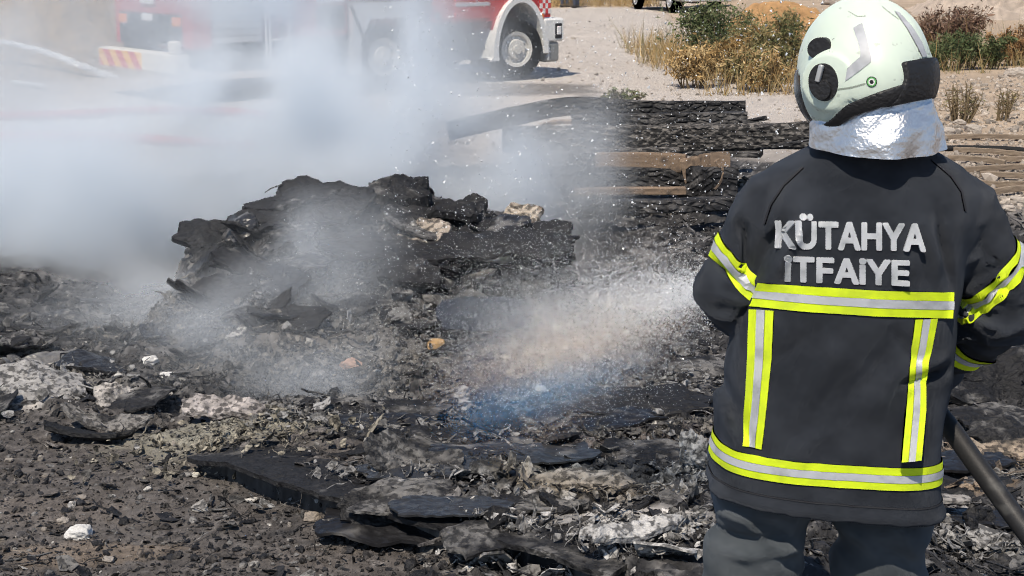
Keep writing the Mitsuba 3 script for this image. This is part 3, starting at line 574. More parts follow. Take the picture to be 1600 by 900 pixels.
# stones and small pale scraps
def stone(px, py, w, h_, seed, col, label, cat='stone', group=None, lift=0.0, key='stone', yaw=0.0):
    m = chunk(seed, 3, 0.45); v = np.asarray(m.vertices) * np.array([w / 2, w / 2.4, h_ / 2]); v += 0.12 * w * (fb3(v * 14 / w * 0.25 + seed, 3, seed)[:, None] - 0.5) * np.asarray(m.vertices)
    m = rotz(TM(v, m.faces), yaw); p = drop(px, py); m.apply_translation(p + [0, 0, h_ * 0.33 + lift])
    c = np.array(col) * (0.75 + 0.5 * fb3(np.asarray(m.vertices) * 25, 3, seed)[:, None])
    return thing(key, m, 'stone_mat', label, cat, group, color=c, smooth=False)
WH = (0.62, 0.61, 0.59)
stone(125, 842, 0.085, 0.06, 3, WH, 'white rough stone lying alone on the brown soil in the left foreground')
stone(306, 745, 0.028, 0.022, 4, (0.6, 0.57, 0.5), 'small cream pebble at the upper end of the black gap')
stone(488, 812, 0.055, 0.035, 5, (0.3, 0.26, 0.22), 'tan stone below the middle of the black gap')
stone(235, 567, 0.07, 0.04, 6, WH, 'small white lump on the dark bank below the left smoke')
stone(108, 560, 0.075, 0.04, 7, (0.55, 0.53, 0.5), 'small white lump nearest the left edge on the dark bank')
stone(262, 588, 0.08, 0.022, 8, WH, 'thin white flat scrap on the brownish ash', key='scrap', cat='scrap')
stone(682, 546, 0.085, 0.06, 9, (0.42, 0.27, 0.13), 'orange-tan lump at the left corner of the flat black board', key='lump', cat='lump')
stone(548, 575, 0.10, 0.05, 10, (0.42, 0.27, 0.2), 'faint orange-tan lump in the smoke before the heap', key='lump', cat='lump')
stone(1410, 905, 0.08, 0.05, 12, (0.3, 0.29, 0.28), 'grey stone at the bottom edge behind the right leg')
for k in range(26):
    px, py = r_.uniform(0, 700), r_.uniform(690, 895)
    stone(px, py, r_.uniform(0.015, 0.04), r_.uniform(0.01, 0.028), 20 + k, np.array([0.2, 0.18, 0.16]) * r_.uniform(0.5, 1.7), 'little grey-brown pebble on the sooty soil of the left foreground', group='pebbles on the sooty soil', key='pebble')
for k in range(20):
    px, py = r_.uniform(0, 1080), r_.uniform(430, 700)
    stone(px, py, r_.uniform(0.03, 0.06), r_.uniform(0.015, 0.03), 60 + k, np.array([0.4, 0.39, 0.37]) * r_.uniform(0.6, 1.4), 'pale ashy scrap lying in the black debris', 'scrap', group='pale scraps in the debris', key='ash_scrap')
# white tube on the heap
p0 = drop(756, 408); p1 = p0 + (at(819, 416, p0[1]) - at(756, 404, p0[1])) + [0, -0.03, 0]; p0, p1 = p0 + [0, 0, 0.035], p1 + [0, 0, 0.035]; hY = p0[1] - 0.02
tm = tube(np.linspace(p0, p1, 12), [0.026, 0.03, 0.03, 0.028, 0.029, 0.03, 0.03, 0.027, 0.029, 0.03, 0.03, 0.024], 12); v = np.asarray(tm.vertices)
k_ = name('canister'); lab(k_, 'white scorched canister lying on the right slope of the heap', 'canister')
add(k_ + '__body', tm, 'dull_mat', color=np.array([[0.68, 0.65, 0.55]]) * (0.35 + 0.65 * sm(0.3, 0.5, f2(v[:, 0] * 22, v[:, 2] * 22, 3, 8)))[:, None])
ax_ = (p1 - p0) / np.linalg.norm(p1 - p0)
add(k_ + '__cap', tube(np.array([p1 - ax_ * 0.012, p1 + ax_ * 0.02]), 0.034, 14), 'badge_white')
add(k_ + '__handle', tube(spline([p0 * 0.55 + p1 * 0.45 + [0, 0, 0.03], p0 * 0.4 + p1 * 0.6 + [0, 0, 0.055], p0 * 0.1 + p1 * 0.9 + [0, 0, 0.055], p0 * 0.05 + p1 * 0.95 + [0, 0, 0.03]], 12), 0.007, 6), 'badge_white')
# ---------------------------------------------------------------- burnt timbers behind the heap
def plank(pts, w, h_, seed, n=26, rough=0.06, taper=None):
    """a board along a path: w across (horizontal), h_ high, with worn, uneven edges"""
    Pq = spline(pts, n); t = np.gradient(Pq, axis=0); t /= np.linalg.norm(t, axis=1, keepdims=True)
    side = np.cross(t, [0, 0, 1.0]); side /= np.linalg.norm(side, axis=1, keepdims=True); up = np.cross(side, t)
    prof = np.array([(-1, -.8), (-.85, -1), (0, -1), (.85, -1), (1, -.8), (1, 0), (1, .8), (.85, 1), (0, 1), (-.85, 1), (-1, .8), (-1, 0)]) / 2
    s = np.linspace(0, 1, n); V = []
    for k in range(n):
        q = prof * (1 + rough * 2 * (np.array([[n2(s[k] * 17 + seed, j * 1.7, seed), n2(s[k] * 19, j * 1.3 + seed, seed + 1)] for j in range(12)]) - 0.5))
        f = 1 if taper is None else np.interp(s[k], [0, 1], taper)
        V.append(Pq[k] + side[k] * q[:, :1] * w * f + up[k] * q[:, 1:] * h_ * f)
    V = np.vstack(V + [Pq[:1], Pq[-1:]]); m = 12; Fc = []; i, j = np.arange(m), (np.arange(m) + 1) % m
    for k in range(n - 1):
        a = k * m; Fc += [np.stack([a + i, a + m + j, a + m + i], 1), np.stack([a + i, a + j, a + m + j], 1)]
    e = (n - 1) * m; Fc += [np.stack([0 * i + n * m, j, i], 1), np.stack([0 * i + n * m + 1, e + i, e + j], 1)]
    out = TM(V, np.vstack(Fc)); out.fix_normals(); return out
def ptz(px, py, Y): return at(px, py, Y)
thing('charred_plank', plank([ptz(700, 205, 13.6), ptz(790, 184, 13.7), ptz(900, 166, 13.8), ptz(1030, 172, 13.8), ptz(1165, 172, 13.7)], 0.06, 0.17, 1), 'charwood_mat', 'long curved charred plank lying on top at the back of the timber pile', 'plank')
thing('charred_plank', plank([ptz(893, 192, 13.2), ptz(1020, 190, 13.2), ptz(1168, 188, 13.1)], 0.10, 0.15, 2), 'charwood_mat', 'straight charred beam just below the long curved plank', 'plank')
thing('charred_log', plank([ptz(785, 218, 12.7), ptz(900, 217, 12.7), ptz(1090, 215, 12.8), ptz(1270, 210, 12.8)], 0.24, 0.22, 3, 40, 0.12), 'bark_mat', 'thick charred log with ashy bark running behind the firefighter', 'log')
thing('charred_log', plank([ptz(800, 262, 12.4), ptz(930, 252, 12.3), ptz(1060, 250, 12.3)], 0.2, 0.2, 4, 30, 0.12), 'bark_mat', 'dark log lying behind the brown weathered board', 'log')
thing('weathered_board', plank([ptz(930, 252, 11.9), ptz(1000, 252, 11.9), ptz(1072, 255, 11.8)], 0.05, 0.145, 5), 'wood_mat', 'wide brown weathered board standing on edge in the timber pile', 'board')
thing('wood_block', plank([ptz(1072, 268, 11.8), ptz(1100, 262, 11.7), ptz(1126, 258, 11.5)], 0.16, 0.2, 6, 14, 0.1), 'wood_mat', 'broken block with a tan end at the right of the brown board', 'block')
thing('charred_log', plank([ptz(1075, 285, 11.9), ptz(1110, 285, 11.6), ptz(1135, 288, 11.4)], 0.22, 0.26, 16, 14, 0.12), 'charwood_mat', 'short black stump under the broken tan block', 'log')
thing('splintered_plank', plank([ptz(898, 300, 11.4), ptz(985, 298, 11.4), ptz(1071, 298, 11.4)], 0.10, 0.055, 7), 'wood_mat', 'narrow reddish-brown plank lying lowest in front of the timber pile', 'plank')
thing('splinter', plank([ptz(1120, 250, 11.4), ptz(1128, 270, 11.4), ptz(1116, 296, 11.35)], 0.03, 0.03, 8, 10, taper=(1.5, 0.5)), 'wood_mat', 'pale splinter hanging down from the broken tan block', 'splinter')
thing('charred_stick', plank([ptz(1160, 192, 13.0), ptz(1198, 184, 13.0)], 0.04, 0.04, 9, 8), 'charwood_mat', 'short black stick poking out right of the long curved plank', 'stick')
thing('charred_stick', plank([ptz(1205, 229, 12.2), ptz(1275, 219, 12.2)], 0.035, 0.03, 10, 10), 'charwood_mat', 'thin black stick just left of the firefighter shoulder', 'stick')
thing('charred_plank', plank([ptz(840, 245, 12.9), ptz(960, 236, 12.9), ptz(1190, 240, 12.7)], 0.3, 0.05, 11), 'charwood_mat', 'charred board under the thick log', 'plank')
thing('charred_plank', plank([ptz(900, 330, 10.9), ptz(1000, 322, 10.9), ptz(1150, 318, 11.2)], 0.14, 0.1, 12), 'charwood_mat', 'charred board on the black ground below the narrow reddish plank', 'plank')
thing('charred_plank', plank([ptz(830, 285, 12.0), ptz(900, 275, 11.9), ptz(1060, 278, 11.9)], 0.18, 0.16, 13), 'charwood_mat', 'black beam filling the gap between the brown board and the reddish plank', 'plank')
thing('grey_plank', plank([ptz(845, 196, 13.4), ptz(880, 190, 13.4), ptz(935, 197, 13.3)], 0.16, 0.03, 14, 10), 'wood_mat', 'small pale plank lying flat under the long curved plank', 'plank')

# right of the firefighter: sand, sticks, cable
GK = 'dry sticks on the pale ground right of the firefighter'
for k, (x0, y0, x1, y1, Y) in enumerate([(1462, 232, 1610, 234, 15.5), (1480, 262, 1570, 268, 13.9), (1500, 276, 1625, 272, 13.6), (1510, 291, 1600, 296, 13.0), (1530, 283, 1640, 288, 13.3), (1550, 306, 1630, 301, 12.6), (1490, 250, 1600, 258, 14.3), (1560, 262, 1650, 266, 14.0)]):
    a, b = gnd(x0, y0)[:2], gnd(x1, y1)[:2]; mid = (a + b) / 2 + r_.normal(0, 0.03, 2)
    pts = [np.r_[q, hgt(q[0], q[1]) + 0.035 + 0.02 * r_.random()] for q in (a, mid, b)]
    thing('dry_stick', plank(pts, 0.05, 0.05, 40 + k, 12, 0.15), 'dry_wood', 'dry grey-brown stick lying on the pale ground right of the firefighter', 'stick', GK)
pts = [np.r_[gnd(q, p)[:2], 0] for q, p in [(1440, 248), (1500, 246), (1560, 247), (1620, 250), (1700, 249)]]
for q in pts: q[2] = hgt(q[0], q[1]) + 0.035
thing('black_cable', tube(spline(pts, 50), 0.03, 8), 'rubber', 'black cable lying across the pale ground right of the helmet', 'cable')
def pebbles(key, n, fx, fy, size, col, label):
    px, py = r_.uniform(*fx, n), r_.uniform(*fy, n); g = gnd(px, py); X, Y = g[:, 0], g[:, 1]
    # follow the rising ground
    for _ in range(4): g = gnd(px, py, smooth_ground(X, Y)); X, Y = g[:, 0], g[:, 1]
    k = burnt(X, Y) < 0.6; X, Y = X[k], Y[k]; n = len(X); s = size * np.exp(r_.normal(0, 0.5, n)) * (Y / 14) ** 0.5
    m, c = scatter(CL, np.stack([X, Y, hgt(X, Y) + 0.2 * s], 1), rmat(r_, n), np.stack([s, s * r_.uniform(0.5, 1, n), s * 0.6], 1), np.array(col) * r_.uniform(0.45, 1.5, (n, 1)), r_, 0.15)
    scene[key] = mikit.ply(m, 'dull_mat', color=c); lab(key, label, 'gravel', kind='stuff')
pebbles('rubble', 5000, (1380, 1720), (120, 330), 0.016, (0.38, 0.33, 0.28), 'broken pale stones scattered over the sandy ground on the right')
pebbles('road_gravel', 1800, (640, 1420), (25, 240), 0.013, (0.34, 0.3, 0.26), 'grit and small stones on the dusty road')
pebbles('bank_rubble', 1500, (1050, 1720), (-6, 20), 0.07, (0.48, 0.43, 0.38), 'pale rubble on the far bank')
for k, (px, py, w) in enumerate([(1478, 212, 0.22), (1500, 195, 0.16), (1520, 205, 0.2), (1462, 205, 0.15), (1590, 120, 0.4), (1236, 25, 0.5), (1300, 8, 0.6), (1398, 62, 0.35), (1590, 318, 0.15), (1575, 330, 0.12), (1497, 322, 0.1)]):
    stone(px, py, w, w * 0.5, 90 + k, (0.42, 0.37, 0.32), 'pale stone on the sandy ground in the right background', group='pale stones in the right background', key='pale_stone')

# ---------------------------------------------------------------- plants
LEAF = TM([(-.5, 0, 0), (0, -.18, .05), (.5, 0, 0), (0, .18, .05)], [(0, 1, 2), (0, 2, 3)])
LEAF2 = TM([(-.5, 0, 0), (-.1, -.12, .04), (.5, 0, -.03), (-.1, .12, .04)], [(0, 1, 2), (0, 2, 3)])
def bush(label, px, py, Y, w, h_, n, cols, seed, cat='bush', group=None, leaf=0.07, key='bush', stems=14, straw=0.0):
    r = np.random.default_rng(seed); g = at(px, py, Y); bx, by = g[0], Y; bz = float(hgt(bx, by, False))
    st, cl = [], []
    for k in range(stems):
        a = r.uniform(0, 6.28); tip = np.array([bx + w / 2 * r.uniform(0.2, 1) * math.cos(a), by + w / 2.5 * r.uniform(0.2, 1) * math.sin(a), bz + h_ * r.uniform(0.55, 1.05)])
        base = np.array([bx + 0.15 * w * math.cos(a), by + 0.15 * w * math.sin(a), bz - 0.05]); mid = (base + tip) / 2 + r.normal(0, 0.05, 3) * h_ + [0, 0, 0.1 * h_]
        p = spline([base, mid, tip], 9); st.append(tube(p, np.linspace(0.014, 0.004, 9), 4)); cl.append(p)
        for _ in range(3):
            q = p[r.integers(3, 8)]; tw = spline([q, q + r.normal(0, 0.12, 3) * h_ * np.array([1, 1, .5]) + [0, 0, .06 * h_], q + r.normal(0, 0.2, 3) * h_ * np.array([1, 1, .4]) + [0, 0, .12 * h_]], 6); st.append(tube(tw, np.linspace(0.006, 0.002, 6), 3)); cl.append(tw)
    k = name(key); lab(k, label, cat, group)
    sm_ = join(st); add(k + '__stem', sm_, 'leaf_mat', color=np.tile([[0.20, 0.15, 0.09]], (len(sm_.vertices), 1)))
    C = np.vstack([c[len(c) // 3:] for c in cl]); pos = C[r.integers(0, len(C), n)] + r.normal(0, 0.055, (n, 3)) * h_
    pos[:, 2] = np.maximum(pos[:, 2], bz + 0.02)
    s = leaf * np.exp(r.normal(0, 0.35, n)); clump = fb3(pos * 3.5, 2, seed)
    cc = np.array(cols)[np.clip((clump * 1.4 - 0.2 + r.normal(0, 0.15, n)) * len(cols), 0, len(cols) - 1).astype(int)] * r.uniform(0.6, 1.3, (n, 1))
    m, c = scatter([LEAF, LEAF2], pos, rmat(r, n), np.stack([s, s, s], 1), cc, r, 0.1)
    add(k + '__foliage', m, 'leaf_mat', color=c)
GR, OL, SG = [(0.06, 0.085, 0.035), (0.12, 0.15, 0.065), (0.19, 0.21, 0.11)], [(0.10, 0.11, 0.045), (0.20, 0.19, 0.085), (0.33, 0.27, 0.13)], [(0.34, 0.22, 0.09), (0.48, 0.33, 0.15), (0.55, 0.41, 0.21)]
bush('dense green bush at the edge of the road below the pickup', 1108, 90, 26.5, 1.2, 1.25, 5200, GR, 1)
bush('grey-green bush low behind the dense green one', 1140, 75, 28.5, 1.5, 1.0, 2600, GR[1:] + OL[1:], 2)
bush('olive bush with dry stalks just left of the helmet', 1215, 120, 24.3, 1.1, 1.1, 4000, OL, 3)
bush('brown-olive scrub between the green bush and the olive bush', 1155, 130, 23.8, 1.5, 0.75, 3600, OL[1:] + SG[:1], 4)
bush('golden dry tuft at the left foot of the bushes', 1080, 140, 23.2, 1.0, 0.7, 2600, SG, 5, key='dry_scrub', cat='scrub')
bush('golden dry tuft at the right foot of the bushes', 1190, 150, 22.6, 1.2, 0.6, 2800, SG + OL[1:], 15, key='dry_scrub', cat='scrub')
bush('small grey-green weed on the road edge under the bushes', 965, 155, 20.5, 0.8, 0.22, 1200, GR[1:] + [(0.2, 0.19, 0.15)], 6, key='weed', cat='weed', leaf=0.05)
bush('low green weeds right behind the helmet', 1478, 100, 26.5, 1.3, 0.65, 3200, GR, 7, key='weed', cat='weed')
bush('green weeds with pale litter at the far right', 1540, 100, 26.8, 1.6, 0.6, 2600, GR[:2] + OL[:2], 8, key='weed', cat='weed')
bush('orange-brown dry scrub at the right edge', 1592, 90, 27.5, 1.2, 0.7, 2400, [(0.24, 0.13, 0.06), (0.34, 0.21, 0.10)], 9, key='dry_scrub', cat='scrub')
bush('heap of dead reddish-brown brushwood right of the helmet', 1480, 45, 31.5, 2.2, 0.85, 4200, [(0.12, 0.07, 0.05), (0.22, 0.14, 0.10), (0.3, 0.2, 0.15)], 10, key='brushwood_heap', cat='brushwood', stems=60, leaf=0.09)
bush('sparse wiry weed alone on the sand right of the helmet', 1500, 185, 18.5, 0.55, 0.5, 260, OL, 11, key='weed', cat='weed', leaf=0.035, stems=26)
bush('second wiry weed on the sand at the right edge', 1565, 180, 18.8, 0.4, 0.4, 150, OL[1:], 12, key='weed', cat='weed', leaf=0.035, stems=16)
# straw-coloured mound
def mound(label, px, py, Y, w, d, h_, col, seed, key):
    n = 60; u = np.linspace(-1, 1, n); U, V = np.meshgrid(u, u); g = at(px, py, Y); x, y = g[0] + U * w / 2, Y + V * d / 2
    rr = np.sqrt(U**2 + V**2); z = hgt(x, y, False) - 0.06 + (h_ + 0.06) * sm(1, 0.05, rr + 0.35 * (f2(x * 2, y * 2, 4, seed) - 0.5)) + 0.10 * (f2(x * 8, y * 8, 3, seed) - 0.5) * sm(1.0, 0.6, rr)
    i = np.arange(n * n).reshape(n, n); q = np.stack([i[:-1, :-1], i[:-1, 1:], i[1:, 1:], i[1:, :-1]], -1).reshape(-1, 4)
    c = np.array(col) * (0.55 + 0.9 * f2(x.ravel() * 9, y.ravel() * 9, 4, seed + 2)[:, None])
    k = thing(key, (np.stack([x.ravel(), y.ravel(), z.ravel()], 1), q), 'dull_mat', label, 'mound', smooth=True, color=c)
    return lambda a, b: (g[0] + a * w / 2, Y + b * d / 2)
mound('low mound of orange straw and earth behind the bushes', 1215, 55, 34.0, 4.4, 3.0, 0.95, (0.40, 0.235, 0.11), 5, 'straw_mound')
mound('pale earth mound behind the brushwood heap', 1560, 30, 40.0, 6.0, 4.0, 0.9, (0.42, 0.35, 0.29), 6, 'earth_mound')
# dry grass
BL = TM([(-.02, 0, 0), (.02, 0, 0), (.012, .03, .5), (-.012, .03, .5), (0, .12, 1)], [(0, 1, 2), (0, 2, 3), (3, 2, 4)])
def grass(key, pts, h_, cols, label, seed, lean=0.35):
    r = np.random.default_rng(seed); X, Y = pts.T; n = len(X); N = np.stack([r.normal(0, lean, n), r.normal(0, lean, n), np.ones(n)], 1); s = h_ * np.exp(r.normal(0, 0.3, n))
    cc = np.array(cols)[r.integers(0, len(cols), n)] * r.uniform(0.6, 1.2, (n, 1))
    m, c = scatter([BL], np.stack([X, Y, hgt(X, Y, False) - 0.02], 1), frames(N, r.uniform(0, 6.28, n)), np.stack([s * 0.55, s * 0.55, s], 1), cc, r, 0.1)
    scene[key] = mikit.ply(m, 'leaf_mat', color=c); lab(key, label, 'grass', kind='stuff')
q = r_.uniform(0, 1, (16000, 2)); X = -16 + 11.2 * q[:, 0]; Y = 24 + 20 * q[:, 1]
k = (X + 0.09 * (Y - 24) < -5.6) & (Y - 24 - 0.4 * (X + 7) > 0.3); grass('hillside_grass', np.stack([X, Y], 1)[k], 0.42, [(0.36, 0.28, 0.17), (0.28, 0.23, 0.15), (0.20, 0.19, 0.11), (0.42, 0.34, 0.22)], 'dry grass covering the bank behind the fire engine on the left', 3)
q = r_.uniform(0, 1, (7000, 2)); X = 2.35 + 3.4 * q[:, 0]; Y = 21.8 + 11 * q[:, 1]
k = f2(X * 1.2, Y * 1.2, 3, 4) > 0.36 + 0.25 * sm(3.2, 2.3, X); grass('straw_grass', np.stack([X, Y], 1)[k], 0.45, SG + [(0.30, 0.26, 0.13)], 'golden dry grass standing among the roadside bushes', 4)
q = r_.uniform(0, 1, (3000, 2)); X = 6.6 + 4 * q[:, 0]; Y = 25.5 + 5 * q[:, 1]
k = f2(X * 1.2, Y * 1.2, 3, 14) > 0.42; grass('scrub_grass', np.stack([X, Y], 1)[k], 0.4, SG[:2] + OL, 'dry and green grass among the weeds right of the helmet', 6)
q = r_.uniform(0, 1, (3500, 2)); X = -1 + 6.5 * q[:, 0]; Y = 54.5 + 6 * q[:, 1]; grass('far_grass', np.stack([X, Y], 1), 0.6, SG, 'orange dry grass along the far side of the road', 5)
# ---------------------------------------------------------------- fire engine
def lathe(prof, n=40):
    """profile (radius, along) turned about the y axis"""
    pr = np.asarray(prof, float); th = np.arange(n) / n * 2 * np.pi
    V = np.stack([pr[:, 0][:, None] * np.cos(th), np.repeat(pr[:, 1:2], n, 1), pr[:, 0][:, None] * np.sin(th)], -1).reshape(-1, 3)
    i, j = np.arange(n), (np.arange(n) + 1) % n; Fc = []
    for k in range(len(pr) - 1):
        a = k * n; Fc += [np.stack([a + i, a + n + i, a + n + j], 1), np.stack([a + i, a + n + j, a + j], 1)]
    return TM(V, np.vstack(Fc))
TA, TN, TC = np.array([0.755, 0.656, 0]), np.array([-0.656, 0.755, 0]), np.array([-4.4, 20.5, 0])
def TW(m):
    """truck coordinates (s along from the tail, w inward from the near side, h up) -> world"""
    v = np.asarray(m.vertices); s, w, h_ = v.T
    return TM(TC + s[:, None] * TA + w[:, None] * TN + np.stack([0 * s, 0 * s, h_ + 0.18 + 0.0150 * s + 0.0173 * w], 1), m.faces)
TK = 'fire_truck'
lab(TK, 'red fire engine with white bumpers and front mudguard standing on the road beyond the smoke', 'fire engine')
def tp(part, m, mat, smooth=False, label=None):
    k = add(f'{TK}__{part}', TW(m), mat, smooth)
    if label: lab(k, label)
    return k.split('__', 1)[1]
def slab(poly, w0, w1, holes=()):
    """polygon in (s, h) pushed from w0 to w1"""
    from shapely.geometry import Polygon
    m = trimesh.creation.extrude_polygon(Polygon(poly, holes), w1 - w0, engine='earcut'); v = np.asarray(m.vertices)
    q = TM(np.stack([v[:, 0], w0 + v[:, 2], v[:, 1]], 1), m.faces); q.invert(); return q
def arch(cx, cy, rx, ry, n=24, a0=0, a1=180):
    a = np.radians(np.linspace(a0, a1, n)); return np.stack([cx + rx * np.cos(a), cy + ry * np.sin(a)], 1)
tp('chassis', join([box2((0.3, 0.65, 0.5), (6.5, 0.75, 0.78)), box2((0.3, 1.55, 0.5), (6.5, 1.65, 0.78)), box2((0.25, 0.62, 0.55), (0.4, 1.68, 0.75)), box2((4.0, 0.15, 0.36), (5.2, 2.1, 0.8), 0.04), box2((4.15, 0.1, 0.42), (4.9, 0.55, 0.86), 0.06)]), 'black_part')
# tail body: walls round the lockers
tp('body', join([box2((0, 0.02, 0.74), (0.34, 2.28, 3.0), 0.03), box2((1.60, 0.02, 0.86), (2.62, 2.28, 3.0), 0.03), box2((2.62, 0.02, 1.36), (4.15, 2.28, 3.0), 0.03), box2((0.3, 0.25, 0.8), (4.1, 2.2, 2.9), 0.03), box2((0.3, 0.02, 2.72), (1.7, 2.28, 3.0), 0.03)]), 'red_paint')
tp('skirt', join([box2((0.32, 0.06, 0.42), (1.62, 2.24, 0.80), 0.03), box2((1.64, 0.06, 0.36), (2.60, 0.4, 0.84), 0.03)]), 'black_part')
for s0, s1 in ((0.36, 1.16),):
    for k in range(20): tp('shutter_slat', box2((s0, 0.05 + 0.004 * (k % 2), 0.82 + 0.095 * k), (s1, 0.09, 0.905 + 0.095 * k), 0.012), 'silver_paint')
for s in (1.17, 1.235, 1.56): tp('grab_rail', tube([(s, -0.03, 0.5), (s, -0.03, 2.6)], 0.018, 8), 'white_paint', 40)
for h_ in (0.84, 1.25, 1.65): tp('step_rung', tube([(1.235, -0.03, h_), (1.56, -0.03, h_)], 0.016, 8), 'white_paint', 40)
tp('locker_door', box2((1.27, 0.06, 1.06), (1.53, 0.12, 2.6), 0.02), 'red_paint')
tp('pump_panel', box2((2.06, -0.002, 0.95), (2.56, 0.03, 1.30), 0.01), 'black_part'); tp('pump_panel', box2((2.06, -0.002, 1.34), (2.56, 0.03, 2.0), 0.01), 'silver_paint')
tp('shutter', box2((2.75, -0.004, 1.45), (4.02, 0.04, 2.65), 0.015), 'silver_paint')
# rear silver mudguard, front white mudguard
RA = [(2.80, 0.25), (2.80, 0.75), (2.98, 1.08), (3.58, 1.08), (3.74, 0.75), (3.74, 0.25)]
tp('rear_mudguard', slab([(2.66, 0.28), (2.66, 1.32), (3.86, 1.32), (3.86, 0.28)][:1] + [(2.66, 1.32), (3.86, 1.32), (3.86, 0.28), (3.74, 0.28)] + RA[::-1][1:-1] + [(2.80, 0.28)], -0.05, 0.42), 'silver_paint')
tp('mudguard_seam', box2((3.255, -0.056, 1.08), (3.265, -0.048, 1.32), 0.002), 'black_part')
tp('stay', tube([(2.62, -0.06, 1.3), (2.84, -0.06, 0.8)], 0.025, 6), 'black_part')
o, i_ = arch(5.98, 0.40, 0.60, 0.95), arch(5.98, 0.40, 0.50, 0.86)
fl = np.vstack([[(6.58, 0.42)], o, [(5.30, 0.34), (5.50, 0.34)], i_[::-1][1:-1], [(6.48, 0.42)]])
tp('front_mudguard', slab(fl, -0.07, 0.45), 'white_paint')
tp('mud_flap', box2((5.27, -0.05, 0.24), (5.33, 0.4, 0.36), 0.01), 'rubber')
# cab
CAB = [(4.28, 0.98), (4.28, 2.75), (4.45, 2.92), (6.25, 2.92), (6.55, 2.0), (6.70, 1.85), (6.70, 1.0), (6.50, 1.0)] + list(map(tuple, arch(5.98, 0.45, 0.53, 0.88)[1:-1])) + [(5.44, 0.98)]
tp('cab', slab(CAB, 0.03, 2.27), 'red_paint')
for s0, s1 in ((4.34, 4.60), (4.66, 5.36)): tp('door', box2((s0, 0.012, 1.02), (s1, 0.05, 2.8), 0.012), 'red_paint')
for s0, s1 in ((4.38, 4.58), (4.74, 5.30)): tp('side_window', box2((s0, 0.004, 1.95), (s1, 0.04, 2.62), 0.02), 'truck_glass')
tp('front_side_window', slab([(5.45, 1.95), (5.45, 2.62), (6.10, 2.62), (6.33, 1.95)], 0.005, 0.04), 'truck_glass')
tp('windscreen', TM(*(lambda b: (b.vertices, b.faces))(box2((6.40, 0.15, 1.95), (6.44, 2.15, 2.75), 0.01))), 'truck_glass')
tp('door_handle', box2((4.72, -0.012, 1.62), (4.88, 0.02, 1.67), 0.01), 'black_part'); tp('fuel_cap', tube([(4.30, -0.01, 1.1), (4.30, 0.06, 1.1)], 0.05, 14), 'black_part')
tp('step', box2((4.7, -0.02, 0.52), (5.25, 0.3, 0.58), 0.01), 'black_part'); tp('sill_trim', box2((4.66, 0.004, 1.22), (5.36, 0.02, 1.28), 0.005), 'silver_paint')
tp('mirror', cbox(0.1, 0.16, 0.42, 0.03, (6.35, -0.25, 2.2)), 'black_part'); tp('mirror_arm', tube([(6.35, 0.05, 2.45), (6.35, -0.22, 2.45)], 0.015, 6), 'black_part')
# chequered corner, front bumper
for a in range(4):
    for b in range(3): tp('chequer', box2((6.46 + 0.06 * a, 0.02, 1.06 + 0.085 * b), (6.52 + 0.06 * a - 0.001, 0.034, 1.145 + 0.085 * b - 0.001), 0.001), 'white_paint' if (a + b) % 2 else 'red_sheet')
tp('indicator', cbox(0.06, 0.04, 0.1, 0.01, (6.50, 0.015, 1.0)), 'orange_lens')
k_ = tp('front_bumper', box2((6.52, -0.02, 0.60), (6.98, 2.32, 0.98), 0.03), 'white_paint')
tp(k_ + '__side_recess', box2((6.76, -0.03, 0.64), (6.92, 0.0, 0.90), 0.02), 'black_part'); tp(k_ + '__fog_lamp', cbox(0.10, 0.02, 0.14, 0.01, (6.84, -0.036, 0.78)), 'clear_lens')
tp('lower_spoiler', box2((6.58, 0.0, 0.26), (6.90, 2.3, 0.59), 0.04), 'grey_paint'); tp('tow_eye', tube([(6.6, -0.02, 0.3), (6.6, -0.02, 0.62)], 0.03, 8), 'silver_paint')
# tail face
tp('tail_panel', box2((-0.02, 0.25, 0.78), (0.01, 2.1, 1.22), 0.006), 'black_part'); tp('tail_panel', box2((-0.025, 0.95, 0.70), (0.01, 2.0, 0.8), 0.006), 'black_part')
tp('tail_lamp', cbox(0.05, 0.22, 0.13, 0.015, (-0.03, 1.95, 1.12)), 'orange_lens'); tp('tail_lamp', cbox(0.05, 0.22, 0.13, 0.015, (-0.03, 0.35, 1.12)), 'orange_lens')
tp('tail_lamp', cbox(0.05, 0.3, 0.10, 0.015, (-0.03, 1.2, 1.16)), 'clear_lens'); tp('number_plate', cbox(0.02, 0.42, 0.10, 0.004, (-0.03, 1.2, 1.40)), 'badge_white')
tp('tail_shutter', box2((-0.012, 0.3, 1.6), (0.01, 1.0, 2.8), 0.006), 'truck_glass'); tp('tail_shutter', box2((-0.012, 1.1, 1.6), (0.01, 2.0, 2.8), 0.006), 'silver_paint')
kb = tp('tail_bumper', join([box2((-0.28, -0.02, 0.42), (-0.05, 2.32, 0.70), 0.02), box2((-0.28, -0.02, 0.70), (-0.16, 0.18, 0.88), 0.02)]), 'cream_paint')
from shapely.geometry import Polygon as PG, box as SB
for k in range(8):
    a = 0.75 + k * 0.2; q = PG([(a, 0.44), (a + 0.2, 0.44), (a + 0.42, 0.68), (a + 0.22, 0.68)]).intersection(SB(0.95, 0.44, 2.28, 0.68))
    if q.is_empty or q.area < 1e-3: continue
    m = trimesh.creation.extrude_polygon(q, 0.004, engine='earcut'); v = np.asarray(m.vertices)
    m = TM(np.stack([-0.2795 - v[:, 2], v[:, 0], v[:, 1]], 1), m.faces); m.invert() if m.volume < 0 else None
    tp(kb + '__chevron', m, 'red_sheet' if k % 2 else 'yellow_sheet')
